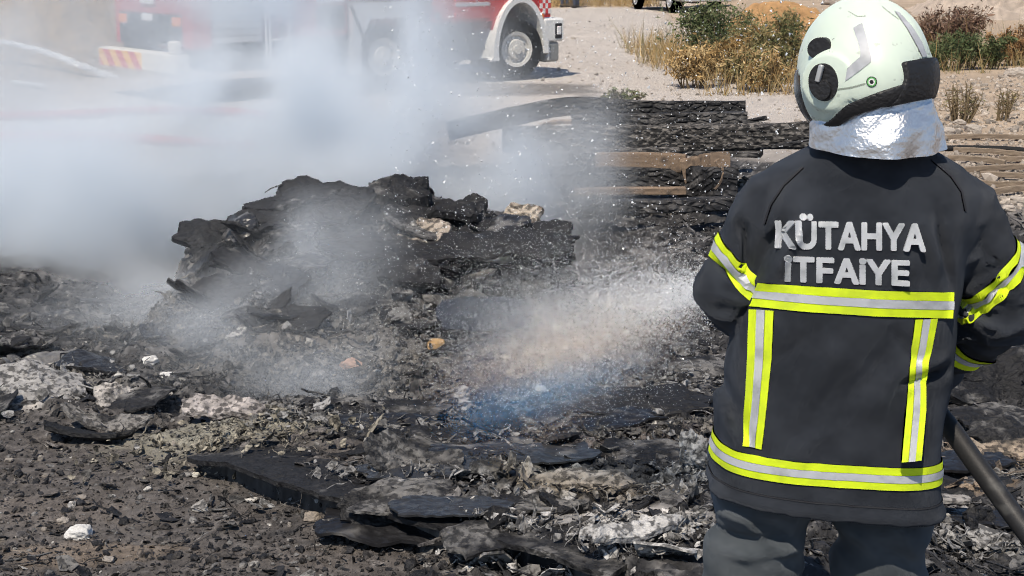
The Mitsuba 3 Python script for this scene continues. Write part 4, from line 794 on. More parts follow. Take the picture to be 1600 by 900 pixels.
# wheels
TYRE = [(0.27, 0.14), (0.30, 0.15), (0.44, 0.145), (0.485, 0.12), (0.495, 0.06), (0.495, -0.06), (0.485, -0.12), (0.44, -0.145), (0.30, -0.15), (0.27, -0.14)]
RIM = [(0.0, -0.19), (0.07, -0.19), (0.075, -0.155), (0.15, -0.15), (0.17, -0.10), (0.22, -0.09), (0.235, -0.14), (0.285, -0.155), (0.29, -0.14), (0.27, -0.10), (0.25, 0.12)]
def wheel(s, w, steer=0.0, flip=False, dual=False):
    def put(m):
        v = np.asarray(m.vertices).copy()
        if flip: v = v * [1, -1, 1]; m = TM(v, m.faces[:, ::-1])
        m = rotz(TM(v, m.faces), steer); m.apply_translation([s, w, 0.5]); return m
    k = tp('wheel', put(lathe(RIM)), 'rim_paint', 30)
    tp(k + '__tyre', put(lathe(TYRE)), 'rubber', 35)
    b = join([trimesh.creation.cylinder(0.016, 0.03, sections=6, transform=trimesh.transformations.translation_matrix([0.19 * math.cos(a), -0.105, 0.19 * math.sin(a)]) @ trimesh.transformations.rotation_matrix(math.pi / 2, [1, 0, 0])) for a in np.arange(10) * 0.628])
    tp(k + '__wheel_nuts', put(b), 'steel')
wheel(5.98, 0.16, -0.22); wheel(5.98, 2.12, -0.22, True); wheel(3.27, 0.18); wheel(3.27, 2.12, 0, True)
tp('axle', join([tube([(5.98, 0.3, 0.5), (5.98, 2.0, 0.5)], 0.07, 8), tube([(3.27, 0.3, 0.5), (3.27, 2.0, 0.5)], 0.09, 8)]), 'black_part')
tp('light_bar', cbox(0.35, 1.6, 0.16, 0.04, (5.7, 1.15, 3.02)), 'red_lens')
tp('roof_ladder', join([tube([(0.2, w, 3.12), (4.0, w, 3.12)], 0.025, 6) for w in (0.7, 1.1)] + [tube([(0.4 + 0.3 * k, 0.7, 3.12), (0.4 + 0.3 * k, 1.1, 3.12)], 0.015, 6) for k in range(12)]), 'silver_paint')

# ---------------------------------------------------------------- grey pickup
PK = 'pickup_truck'; lab(PK, 'grey pickup parked at the far end of the dusty road, half behind the green bush', 'pickup')
PA = np.array([0.29, -0.957, 0]); PN = np.array([0.957, 0.29, 0]); PC = np.array([4.35, 53.0, 0]) - 0.9 * PA
def pkw(m):
    v = np.asarray(m.vertices); s, w, h_ = v.T
    q = PC + s[:, None] * PA + w[:, None] * PN; q[:, 2] = h_ + 0.0229 * (q[:, 1] - 13); return TM(q, m.faces)
def pp(part, m, mat, smooth=False): return add(f'{PK}__{part}', pkw(m), mat, smooth).split('__', 1)[1]
body = [(0, 0.45), (0, 1.05), (2.0, 1.08), (4.9, 1.0), (5.05, 0.75), (5.0, 0.40)] + [tuple(q) for q in arch(4.0, 0.4, 0.42, 0.42)] + [tuple(q) for q in arch(0.95, 0.4, 0.42, 0.42)] + [(0.1, 0.42)]
pp('body', slab(body, 0.0, 1.75), 'grey_paint')
pp('cabin', slab([(1.75, 1.07), (1.95, 1.72), (3.3, 1.75), (3.95, 1.05)], 0.1, 1.65), 'grey_paint')
pp('side_window', slab([(1.95, 1.12), (2.08, 1.6), (3.2, 1.62), (3.65, 1.12)], 0.09, 0.12), 'truck_glass')
pp('windscreen', slab([(3.42, 1.66), (3.5, 1.66), (3.98, 1.08), (3.90, 1.08)], 0.18, 1.57), 'truck_glass')
pp('front_bumper', box2((4.95, 0.02, 0.38), (5.15, 1.73, 0.66), 0.04), 'silver_paint'); pp('grille', box2((5.0, 0.5, 0.7), (5.07, 1.25, 0.92), 0.02), 'black_part')
for w in (0.22, 1.53): pp('headlight', cbox(0.06, 0.32, 0.16, 0.03, (5.04, w, 0.84)), 'clear_lens')
pp('underbody', join([box2((0.6, 0.7, 0.3), (4.2, 1.05, 0.5), 0.05), tube([(0.95, 0.1, 0.36), (0.95, 1.65, 0.36)], 0.06, 8)]), 'black_part')
for s in (0.95, 4.0):
    for w, fl_ in ((0.1, False), (1.65, True)):
        def put(m, sc=0.72):
            v = np.asarray(m.vertices) * sc
            if fl_: v = v * [1, -1, 1]
            m = TM(v + [s, w, 0.36], m.faces[:, ::-1] if fl_ else m.faces); return m
        k = pp('wheel', put(lathe(RIM, 24)), 'silver_paint', 30); pp(k + '__tyre', put(lathe(TYRE, 24)), 'rubber', 35)

# ---------------------------------------------------------------- the two people far off
def far_person(x, y, face, label, stride=0.12):
    z0 = float(smooth_ground(x, y)); o = np.array([x, y, z0]); c, s = math.cos(face), math.sin(face)
    Lx = lambda a, b, h_: o + np.array([a * c - b * s, a * s + b * c, h_])
    legs = lambda p, g=0: np.minimum(np.minimum(cap(p, Lx(-0.09, 0, 0.9), Lx(-0.10, 0.03, 0.48), 0.085 + g, 0.062 + g), cap(p, Lx(-0.10, 0.03, 0.48), Lx(-0.11, -stride, 0.08), 0.06 + g, 0.042 + g)),
                                     np.minimum(cap(p, Lx(0.09, 0, 0.9), Lx(0.10, 0.05, 0.48), 0.085 + g, 0.062 + g), cap(p, Lx(0.10, 0.05, 0.48), Lx(0.11, stride * 0.6, 0.08), 0.06 + g, 0.042 + g)))
    torso = lambda p, g=0: smin(cap(p, Lx(0, 0, 0.95), Lx(0, 0, 1.36), 0.14 + g, 0.15 + g), cap(p, Lx(-0.15, 0, 1.42), Lx(0.15, 0, 1.42), 0.07 + g, 0.07 + g), 0.06)
    arms = lambda p, g=0: np.minimum(smin(cap(p, Lx(-0.2, 0, 1.42), Lx(-0.27, -0.02, 1.15), 0.055 + g, 0.045 + g), cap(p, Lx(-0.27, -0.02, 1.15), Lx(-0.26, 0.06, 0.86), 0.042 + g, 0.03 + g), 0.02),
                                     smin(cap(p, Lx(0.2, 0, 1.42), Lx(0.27, -0.02, 1.15), 0.055 + g, 0.045 + g), cap(p, Lx(0.27, -0.02, 1.15), Lx(0.26, 0.06, 0.86), 0.042 + g, 0.03 + g), 0.02))
    hand = lambda p: np.minimum(ell(p, Lx(-0.26, 0.08, 0.80), (0.035, 0.04, 0.08)), ell(p, Lx(0.26, 0.08, 0.80), (0.035, 0.04, 0.08)))
    foot = lambda p: np.minimum(cap(p, Lx(-0.11, -stride, 0.05), Lx(-0.12, -stride + 0.17, 0.04), 0.045, 0.035), cap(p, Lx(0.11, stride * 0.6, 0.05), Lx(0.12, stride * 0.6 + 0.17, 0.04), 0.045, 0.035))
    head = lambda p: smin(smin(ell(p, Lx(0, 0.02, 1.64), (0.078, 0.095, 0.12)), cap(p, Lx(0, 0, 1.42), Lx(0, 0.01, 1.58), 0.055, 0.05), 0.03), ell(p, Lx(0, 0.115, 1.63), (0.014, 0.02, 0.025)), 0.015)
    body_ = lambda p: smin(smin(smin(head(p), torso(p), 0.03), arms(p), 0.03), smin(legs(p), smin(hand(p), foot(p), 0.02), 0.02), 0.04)
    lo, hi = o + [-0.5, -0.5, -0.03], o + [0.5, 0.5, 1.85]
    k = name('person'); lab(k, label, 'person')
    add(k + '__body', nets(body_, lo, hi, 0.022), 'skin', True)
    add(k + '__trousers', nets(lambda p: np.maximum(smin(legs(p, 0.012), ell(p, Lx(0, 0, 0.95), (0.17, 0.13, 0.14)), 0.05), 0.09 + z0 - p[..., 2]), lo, hi, 0.02), 'plain_denim', True)
    add(k + '__shirt', nets(lambda p: np.maximum(smin(torso(p, 0.015), arms(p, 0.014), 0.04), np.maximum(0.93 + z0 - p[..., 2], p[..., 2] - z0 - 1.49)), lo, hi, 0.02), 'plain_shirt', True)
    add(k + '__shoes', nets(lambda p: foot(p) - 0.012, lo, o + [0.5, 0.5, 0.2], 0.015), 'black_part', True)
    add(k + '__hair', nets(lambda p: np.maximum(ell(p, Lx(0, 0, 1.66), (0.09, 0.105, 0.12)), np.maximum(1.62 + z0 - p[..., 2], (p - Lx(0, 0.06, 0)) @ np.array([-s, c, 0]) - 0.0)), o + [-0.3, -0.3, 1.5], o + [0.3, 0.3, 1.85], 0.015), 'black_part', True)
far_person(2.30, 54.0, 0.4, 'distant person in dark trousers walking nearer the pickup', 0.14)
far_person(1.92, 54.6, 0.2, 'distant person in dark trousers nearer the fire engine bumper', 0.05)

# ---------------------------------------------------------------- things lying in the smoke on the left
for pxs, lbl in (([(-60, 191), (20, 189), (120, 187), (230, 182), (330, 184), (420, 190)], 'red fire hose lying across the road nearer the fire engine'), ([(-60, 218), (50, 216), (130, 215), (200, 218), (300, 222), (400, 228)], 'second red fire hose lying across the road nearer the heap')):
    g = [gnd(a, b, 0.12) for a, b in pxs]
    for q in g: q[2] = hgt(q[0], q[1]) + 0.055
    thing('flat_fire_hose', tube(spline(g, 40), 0.055, 8), 'red_hose', lbl, 'fire hose', smooth=40)
g = [gnd(20, 127, 0.3), gnd(72, 133, 0.3)]
thing('white_pole', tube([np.r_[q[:2], hgt(q[0], q[1]) + 0.06] for q in g], 0.035, 8), 'white_paint', 'short white pole lying at the foot of the grassy bank on the left', 'pole', smooth=40)
# ---------------------------------------------------------------- the firefighter
PER = 'person'; PER = name(PER)
lab(PER, 'firefighter in dark jacket with yellow stripes and pale green helmet, hosing the heap', 'person')
def fp(part, m, mat, smooth=True, label=None, **kw):
    k = add(f'{PER}__{part}', m, mat, smooth, **kw)
    if label: lab(k, label)
    return k.split('__', 1)[1]
A3 = lambda px, py, Y=3.0: at(px, py, Y)
TORSO = np.array([(225, 1300, 1420), (262, 1232, 1484), (300, 1204, 1508), (345, 1190, 1508), (400, 1186, 1500), (450, 1180, 1492), (500, 1160, 1487), (560, 1142, 1478), (620, 1130, 1470), (700, 1118, 1459), (760, 1114, 1458), (830, 1112, 1459)], float)
tz = A3(1300, TORSO[:, 0])[:, 2]; tl = A3(TORSO[:, 1], TORSO[:, 0])[:, 0]; tr = A3(TORSO[:, 2], TORSO[:, 0])[:, 0]; od = np.argsort(tz)
tz, tl, tr = tz[od], tl[od], tr[od]
TB = (np.array([0.7, 0.78, 0.85, 0.95, 1.1, 1.2, 1.3, 1.38, 1.45, 1.5]), np.array([0.158, 0.158, 0.155, 0.148, 0.145, 0.15, 0.152, 0.148, 0.125, 0.10]))
TY = (np.array([0.7, 1.0, 1.2, 1.35, 1.5]), np.array([3.0, 3.0, 3.0, 3.005, 3.01]))
def folds(p, ax, f, seed, s=(1.0, 0.25)):
    q = p * f * s[1]; a = (p @ ax) * f * s[0]
    w = fb3(p * 7.0 + seed, 2, seed) * 1.6
    return 1 - abs(2 * meshkit.noise(np.stack([a + w, q[..., 0] + w, q[..., 2] - q[..., 1]], -1), seed) - 1)
# creases read off the coat: ends in the picture, height (+ ridge, - valley), width
CREASE = [(1240, 335, 1186, 440, -0.014, 0.012), (1262, 322, 1206, 436, 0.010, 0.016), (1215, 300, 1192, 380, -0.010, 0.012), (1462, 330, 1486, 440, -0.012, 0.012), (1445, 345, 1470, 430, 0.008, 0.016),
          (1240, 640, 1310, 520, 0.006, 0.026), (1300, 650, 1390, 520, -0.005, 0.022), (1345, 640, 1410, 540, 0.005, 0.024), (1215, 560, 1262, 506, -0.005, 0.018), (1405, 590, 1485, 575, -0.012, 0.010), (1415, 566, 1480, 552, 0.008, 0.013), (1390, 505, 1430, 560, -0.005, 0.014),
          (1230, 700, 1300, 650, 0.004, 0.02), (1180, 690, 1140, 600, -0.006, 0.014), (1150, 690, 1128, 620, 0.006, 0.012), (1280, 290, 1300, 330, 0.004, 0.02), (1420, 280, 1400, 330, 0.004, 0.02),
          # left sleeve
          (1168, 330, 1150, 400, 0.012, 0.011), (1185, 360, 1178, 440, -0.016, 0.009), (1166, 370, 1172, 440, 0.012, 0.010), (1135, 420, 1172, 452, -0.012, 0.008), (1130, 470, 1175, 482, 0.010, 0.010), (1120, 490, 1160, 505, -0.008, 0.009), (1145, 345, 1132, 400, -0.009, 0.010),
          # right sleeve
          (1500, 360, 1560, 345, 0.010, 0.011), (1500, 400, 1555, 372, -0.014, 0.009), (1505, 425, 1550, 405, 0.012, 0.010), (1515, 330, 1560, 400, -0.008, 0.012), (1492, 480, 1570, 500, -0.018, 0.010), (1500, 505, 1580, 492, 0.014, 0.010), (1500, 520, 1560, 545, -0.016, 0.008), (1485, 505, 1530, 560, 0.014, 0.009),
          (1525, 500, 1590, 530, 0.012, 0.010), (1560, 470, 1600, 455, -0.012, 0.010), (1482, 530, 1510, 570, -0.012, 0.008),
          # trousers
          (1112, 815, 1225, 800, 0.012, 0.016), (1108, 850, 1250, 835, -0.014, 0.014), (1120, 872, 1262, 862, 0.013, 0.014), (1150, 790, 1240, 835, -0.010, 0.012), (1255, 800, 1225, 880, 0.010, 0.014),
          (1305, 800, 1375, 868, 0.014, 0.014), (1300, 830, 1350, 895, -0.014, 0.012), (1370, 795, 1432, 822, -0.010, 0.012), (1400, 800, 1440, 880, 0.012, 0.014), (1330, 790, 1420, 800, 0.010, 0.012), (1380, 850, 1440, 890, -0.012, 0.013)]
NA, NS = 17, 35
CREASE = [(*c[:4], c[4] * (1.6 if k < NS else 1.2), c[5]) for k, c in enumerate(CREASE)]
assert CREASE[NA][:2] == (1168, 330) and CREASE[NS][:2] == (1112, 815), [CREASE[NA], CREASE[NS]]
_ca = A3(np.array([c[0] for c in CREASE], float), np.array([c[1] for c in CREASE], float), 2.9)[:, [0, 2]]; _cb = A3(np.array([c[2] for c in CREASE], float), np.array([c[3] for c in CREASE], float), 2.9)[:, [0, 2]]
def crease(p, rng_):
    q = np.stack([p[..., 0], p[..., 2]], -1); q = q + 0.010 * np.stack([meshkit.noise(p * 22 + 3, 1), meshkit.noise(p * 22 + 9, 2)], -1); out = 0
    out = np.zeros(len(q))
    for k in range(*rng_):
        r3 = 3 * CREASE[k][5]; near = ((q > np.minimum(_ca[k], _cb[k]) - r3) & (q < np.maximum(_ca[k], _cb[k]) + r3)).all(1); s = q[near]
        if not len(s): continue
        ab = _cb[k] - _ca[k]; t = np.clip(((s - _ca[k]) @ ab) / (ab @ ab), 0, 1); d = np.linalg.norm(s - _ca[k] - t[:, None] * ab, axis=-1)
        out[near] += CREASE[k][4] * np.exp(-(d / CREASE[k][5]) ** 2) * (1 - 0.7 * abs(2 * t - 1) ** 2)
    return out * sm(3.12, 3.02, p[:, 1])
def torso_sdf(p):
    x, y, z = p[..., 0], p[..., 1], p[..., 2]
    l, r = np.interp(z, tz, tl), np.interp(z, tz, tr); a, c = (r - l) / 2, (r + l) / 2; b = np.interp(z, *TB)
    u, v = abs(x - c) / a, abs(y - np.interp(z, *TY)) / b
    n = 2.9; k = (u**n + v**n) ** (1 / n)
    d = (k - 1) * np.minimum(a, b) * 0.92
    d = d - 0.0105 * (folds(p, np.array([0.75, 0.2, 0.6]), 9.0, 3, (0.8, 0.22)) - 0.5) * sm(1.48, 1.3, z) - 0.006 * (fb3(p * 6, 2, 5) - 0.5)
    d = d - crease(p, (0, NA))
    zh = 0.772 - 0.10 * (x - 0.667)
    d = d - 0.003 * np.exp(-((z - zh - 0.012) / 0.010) ** 2) - 0.004 * sm(0.06, 0.0, z - zh)
    return d
def jacket_cut(p, d): return np.maximum(d, 0.772 - 0.10 * (p[..., 0] - 0.667) - p[..., 2])
LS, LE, LWr = A3(1212, 332, 3.05), A3(1147, 464, 3.06), A3(1215, 512, 3.32)
RS, RE, RWr = A3(1498, 338, 3.04), A3(1568, 484, 3.04), A3(1440, 590, 3.24)
def arm_sdf(p, S, E, Wr, seed, r=(0.086, 0.070, 0.060, 0.050)):
    d = smin(cap(p, S, E, r[0], r[1]), cap(p, E, Wr, r[2] + 0.006, r[3]), 0.035)
    ax = (E - S) / np.linalg.norm(E - S); bx = (Wr - E) / np.linalg.norm(Wr - E)
    t = np.clip((p - S) @ ax / np.linalg.norm(E - S), -0.3, 1.4)
    f1 = folds(p, ax, 22.0, seed, (1.0, 0.35)) ** 1.6; f2_ = folds(p, bx, 24.0, seed + 4, (1.0, 0.35)) ** 1.6
    w = sm(0.15, 0.7, t)
    return d - crease(p, (NA, NS)) - 0.026 * (f1 - 0.45) * (0.35 + 0.65 * w) * sm(1.35, 1.05, t) - 0.024 * (f2_ - 0.45) * sm(0.8, 1.1, t)
def arms_sdf(p): return np.minimum(arm_sdf(p, LS, LE, LWr, 11), arm_sdf(p, RS, RE, RWr, 12))
NB = A3(1364, 252, 3.0)
def yoke(p):
    d = smin(cap(p, NB + [0, 0, -0.01], LS + [0.02, 0.0, 0.005], 0.092, 0.082), cap(p, NB + [0, 0, -0.01], RS + [-0.02, 0, 0.005], 0.092, 0.082), 0.05)
    return d
def collar(p):
    q = p - NB; r = np.hypot(q[..., 0], q[..., 1] * 1.05); return np.maximum(abs(r - 0.105) - 0.010, np.maximum(q[..., 2] - 0.050, -0.08 - q[..., 2]))
def jacket_sdf(p):
    d = smin(torso_sdf(p), yoke(p), 0.06); d = np.maximum(d, p[..., 2] - 1.56)
    d = smin(d, arms_sdf(p), 0.012)
    return jacket_cut(p, np.minimum(d, collar(p)))
jm = nets(jacket_sdf, (0.30, 2.78, 0.72), (1.20, 3.42, 1.58), 0.0069)
smooth_mesh(jm, 4)
JK = fp('jacket', jm, 'jacket_cloth', True)
back_sdf = lambda p: smin(torso_sdf(p), yoke(p), 0.06)
def tape(rows_px, n_along, n_across, fr=(0.0, 1.0)):
    """pixel grid between two edge polylines given from left to right (or top to bottom)"""
    a, b = np.array(rows_px[0], float), np.array(rows_px[1], float)
    def res(q):
        s = np.r_[0, np.cumsum(np.hypot(*np.diff(q, axis=0).T))]; t = np.linspace(0, s[-1], n_along)
        return np.stack([np.interp(t, s, q[:, 0]), np.interp(t, s, q[:, 1])], 1)
    a, b = res(a), res(b); w = np.linspace(fr[0], fr[1], n_across)[:, None, None]
    return a[None] * (1 - w) + b[None] * w
def stripe(rows_px, n_along=60, near=2.78, far=3.08):
    g = tape(rows_px, n_along, 7); fp(JK + '__yellow_stripe', patch(back_sdf, g[..., 0], g[..., 1], near, far, 0.0035), 'fluo_yellow', 35)
    g = tape(rows_px, n_along, 4, (0.335, 0.665)); fp(JK + '__silver_stripe', patch(back_sdf, g[..., 0], g[..., 1], near, far, 0.005), 'retro_silver', 35)
stripe([[(1186, 442), (1260, 447), (1370, 454), (1489, 457)], [(1172, 479), (1260, 487), (1370, 494), (1487, 497)]])
stripe([[(1172, 484), (1169, 560), (1165, 630), (1161, 697)], [(1210, 486), (1206, 560), (1199, 630), (1191, 702)]])
stripe([[(1429, 499), (1422, 560), (1415, 640), (1408, 722)], [(1464, 497), (1452, 560), (1446, 600), (1446, 640), (1439, 719)]])
def ring(axis_p, axis_d, fn, hw, tilt, key, n=110, off=0.0035, r_max=0.25, arc=(0, 6.2832), ny=5, part='yellow_stripe', mat='fluo_yellow'):
    """a band round an axis, found by going outwards to the surface fn"""
    a = axis_d / np.linalg.norm(axis_d); u = np.cross(a, [0, 1.0, 0]); u /= np.linalg.norm(u); v = np.cross(a, u)
    th = np.linspace(*arc, n); D = np.cos(th)[:, None] * u + np.sin(th)[:, None] * v; rows = []
    for w in np.linspace(-hw, hw, ny):
        o = axis_p + a * (w + 0 * th[:, None]) + a * (D @ tilt)[:, None] * 0.07
        ts = np.full(n, r_max); st = np.linspace(0.012, r_max, 40); live = np.ones(n, bool)
        for t in st:
            k = np.nonzero(live)[0]; k = k[fn(o[k] + D[k] * t) > 0]; ts[k] = t; live[k] = False
            if not live.any(): break
        lo_, hi_ = ts - (st[1] - st[0]), ts.copy()
        for _ in range(10):
            m = (lo_ + hi_) / 2; ou = fn(o + D * m[:, None]) > 0; hi_ = np.where(ou, m, hi_); lo_ = np.where(ou, lo_, m)
        rows.append(o + D * hi_[:, None])
    fp(f'{key}__{part}', strip(fn, np.array(rows), off), mat, 35)
def band(axis_p, axis_d, fn, hw, tilt, key, **kw):
    ring(axis_p, axis_d, fn, hw, np.asarray(tilt, float), key, **kw)
    ring(axis_p, axis_d, fn, hw * 0.33, np.asarray(tilt, float), key, off=0.0052, ny=3, part='silver_stripe', mat='retro_silver', **kw)
# hem band: a level ring, a little lower on the right
cz = 0.866; band(np.array([0.672, 3.0, cz]), np.array([0.075, 0.02, 1.0]), torso_sdf, 0.0235, (0, 0, 0), JK, n=170, r_max=0.34)
la = lambda p: arm_sdf(p, LS, LE, LWr, 11); ra = lambda p: arm_sdf(p, RS, RE, RWr, 12)
band(LS + (LE - LS) * 0.72, LE - LS, la, 0.024, (0.40, -0.1, -0.1), JK, r_max=0.16)
band(RS + (RE - RS) * 0.66, RE - RS, ra, 0.024, (-0.60, 0.0, 0.1), JK, r_max=0.16)
band(RE + (RWr - RE) * 0.46, RWr - RE, ra, 0.022, (0, 0, 0), JK, r_max=0.14)
ring(np.array([0.672, 3.0, 0.806]), np.array([0.09, 0.02, 1.0]), torso_sdf, 0.0016, np.zeros(3), JK, n=170, r_max=0.34, off=0.0018, ny=2, part='seam', mat='piping_cloth')
# seams and lettering on the back
def seam(pts, w=3.0):
    q = np.array(pts, float); t = np.gradient(q, axis=0); t /= np.linalg.norm(t, axis=1, keepdims=True); nrm = np.stack([-t[:, 1], t[:, 0]], 1)
    g = tape([q - nrm * w / 2, q + nrm * w / 2], 40, 2); fp(JK + '__seam', patch(jacket_sdf, g[..., 0], g[..., 1], 2.74, 3.12, 0.0025), 'piping_cloth', 35)
seam([(1455, 250), (1485, 275), (1502, 300), (1508, 330)]); seam([(1255, 262), (1225, 290), (1205, 320), (1195, 350)])
from shapely import affinity as AF
def lettering(text, x0, x1, y0, y1, skew, clip=None, dot_gap=0):
    """x0..x1 along, y0 top of the capitals at the left, y1 their foot; skew: pixels of drop from left to right"""
    m = meshkit.text_mesh(text, 1.0, 0.1, bold=True); v = np.asarray(m.vertices)
    top = m.vertices[:, 2] > 0.05; fc = m.faces[top[m.faces].all(1)]
    from shapely import union_all
    fat = union_all([PG(v[t, :2]) for t in fc]).buffer(0.030, join_style=2)          # heavier strokes
    m = join([trimesh.creation.extrude_polygon(g, 0.1, engine='earcut') for g in getattr(fat, 'geoms', [fat])]); v = np.asarray(m.vertices)
    top = m.vertices[:, 2] > 0.05; fc = m.faces[top[m.faces].all(1)]
    wd = v[:, 0].max() - v[:, 0].min(); sx = (x1 - x0) / wd
    px = x0 + (v[:, 0] - v[:, 0].min()) * sx; py = y1 - v[:, 1] * (y1 - y0) + (px - x0) / (x1 - x0) * skew
    q = TM(np.stack([px, py, 0 * px], 1), fc)
    if clip is not None:
        q = trimesh.intersections.slice_mesh_plane(q, np.array([*clip[1], 0.0]), np.array([*clip[0], 0.0]))
    vv, ff = trimesh.remesh.subdivide_to_size(q.vertices, q.faces, 11.0)
    q = trimesh.Trimesh(vv, ff); q.merge_vertices(); vv, ff = q.vertices, q.faces
    P_, hit = march(back_sdf, np.array([0, 0, H]), rays(vv[:, 0], vv[:, 1]), 2.76, 3.0, 50); N = grad(back_sdf, P_)
    m2 = TM(P_ + N * 0.0030, ff)
    if (m2.face_normals * N[ff[:, 0]]).sum() < 0: m2.invert()
    # the print's own thickness: a second layer just below, joined at the rim
    e = trimesh.grouping.group_rows(np.sort(m2.edges, axis=1), require_count=1); ed = m2.edges[e]; n = len(vv)
    V = np.vstack([P_ + N * 0.0030, P_ - N * 0.002]); S = np.vstack([np.stack([ed[:, 1], ed[:, 0], ed[:, 0] + n], 1), np.stack([ed[:, 1], ed[:, 0] + n, ed[:, 1] + n], 1)])
    return fp(JK + '__lettering', TM(V, np.vstack([m2.faces, S])), 'letter_silver', False)
kl = lettering('KÜTAHYA', 1212, 1447, 347, 386, 5, clip=((1.0, 0.45), (1221, 365))); lab(f'{PER}__{kl}', 'upper line of silver lettering on the back')
kl = lettering('iTFAiYE', 1226, 1421, 402, 438, 7); lab(f'{PER}__{kl}', 'lower line of silver lettering on the back')

# trousers and boots
def leg(p, a, b, c, r):
    return smin(cap(p, a, b, r[0], r[1]), cap(p, b, c, r[1], r[2]), 0.03)
HL, HR = A3(1197, 745), A3(1377, 748)
KL, KR = np.array([HL[0] - 0.035, 3.03, 0.47]), np.array([HR[0] + 0.02, 3.03, 0.47])
FL_, FR_ = np.array([HL[0] - 0.06, 3.0, 0.14]), np.array([HR[0] + 0.04, 2.98, 0.14])
def trouser_sdf(p):
    d = np.minimum(leg(p, HL, KL, FL_, (0.106, 0.094, 0.088)), leg(p, HR, KR, FR_, (0.104, 0.094, 0.088)))
    d = smin(d, cap(p, HL + [0.02, 0, 0.10], HR + [-0.02, 0, 0.10], 0.105, 0.105), 0.04)
    d = d - crease(p, (NS, len(CREASE))) - 0.026 * (folds(p, np.array([0.35, 0.2, 0.9]), 13.0, 21, (1.0, 0.3)) - 0.5) - 0.010 * (fb3(p * 8, 2, 6) - 0.5)
    return np.maximum(np.maximum(d, 0.16 - p[..., 2]), p[..., 2] - 0.98)
tm = nets(trouser_sdf, (0.36, 2.82, 0.14), (0.96, 3.2, 1.0), 0.008); smooth_mesh(tm, 4)
fp('trousers', tm, 'trouser_cloth', True)
def boot_sdf(p):
    d = 9.0
    for f, dx in ((FL_, -0.03), (FR_, 0.03)):
        a = np.array([f[0], f[1] - 0.05, 0.055]); b = np.array([f[0] + dx, f[1] + 0.18, 0.045])
        d = np.minimum(d, smin(cap(p, a, b, 0.055, 0.048), cap(p, f + [0, 0, -0.06], f + [0, 0, 0.14], 0.06, 0.065), 0.03))
    return np.maximum(d, 0.004 - p[..., 2])
fp('boots', nets(boot_sdf, (0.3, 2.8, -0.01), (1.05, 3.35, 0.36), 0.009), 'rubber', True)

# helmet
HC = A3(1347, 100, 2.985); yaw, pit = math.radians(52), math.radians(16)
Ff = np.array([-math.sin(yaw) * math.cos(pit), math.cos(yaw) * math.cos(pit), -math.sin(pit)]); Ll = np.array([-math.cos(yaw), -math.sin(yaw), 0.0]); Uu = np.cross(Ff, Ll); HR_ = np.stack([Ff, Ll, Uu], 1)
def hl(p): return (p - HC) @ HR_
def HW(q): return HC + np.asarray(q, float) @ HR_.T
def shell_sdf(p):
    q = hl(p); f, l, u = q[..., 0], q[..., 1], q[..., 2]; al = abs(l); ql = np.stack([f, al, u], -1)
    d = ell(ql, (0, 0, -0.02), (0.136, 0.112, 0.148))
    d = smin(d, ell(ql, (-0.005, 0.065, -0.04), (0.108, 0.063, 0.09)), 0.03)          # wider over the ears
    d = d - 0.007 * np.exp(-(l / 0.030) ** 2) * sm(-0.02, 0.06, u)                         # crest along the middle
    ring_ = np.hypot(f - 0.027, u + 0.024) ; d = smin(d, np.maximum(al - 0.121, ring_ - 0.052), 0.016)  # raised boss round the ear disc
    d = d + 0.0035 * np.exp(-((u + 0.075 - 0.12 * f) / 0.004) ** 2) * sm(0.02, -0.03, f)     # groove above the rim
    cut = -0.086 - 0.10 * f - 0.015 * sm(-0.02, 0.05, f)
    d = np.maximum(d, cut - u)
    d = np.maximum(d, -np.maximum(np.maximum(0.098 - f, u - 0.005), al - 0.10))                # opening for the face
    inner = ell(ql, (0, 0, -0.03), (0.132, 0.106, 0.138)); return np.maximum(d, -inner)
hm = nets(shell_sdf, HC - 0.2, HC + 0.2, 0.0042); smooth_mesh(hm, 6)
HK = fp('helmet', hm, 'helmet_shell', True, 'pale green helmet with silver reflective strips and scuffs')
def solid_shell(p, g=0.0):
    q = hl(p); f, l, u = q[..., 0], q[..., 1], q[..., 2]; al = abs(l); ql = np.stack([f, al, u], -1)
    return smin(ell(ql, (0, 0, -0.02), (0.136 + g, 0.112 + g, 0.148 + g)), ell(ql, (-0.005, 0.065, -0.04), (0.108 + g, 0.063 + g, 0.09 + g)), 0.03)
def rim_sdf(p):
    q = hl(p); f, l, u = q[..., 0], q[..., 1], q[..., 2]
    cut = -0.086 - 0.10 * f - 0.015 * sm(-0.02, 0.05, f)
    d = np.maximum(abs(solid_shell(p) + 0.001) - 0.007, abs(u - cut + 0.004) - 0.010 - 0.005 * sm(0.06, -0.1, f)); return np.maximum(d, f - 0.10)
fp(HK + '__rim', nets(rim_sdf, HC - 0.2, HC + 0.2, 0.0045), 'helmet_black', True)
def pad_sdf(p):
    q = hl(p); f, l, u = q[..., 0], q[..., 1], q[..., 2]
    top = -0.052; w = 0.078 + 0.4 * np.clip(-0.055 - u, 0, 0.1)
    return np.maximum(np.maximum(abs(solid_shell(p) - 0.001) - 0.007, f + 0.02), np.maximum(abs(l) - w, np.maximum(u - top - 0.03, -0.10 - u)))
fp(HK + '__nape_pad', nets(pad_sdf, HC - 0.2, HC + 0.2, 0.0045), 'helmet_black', True)
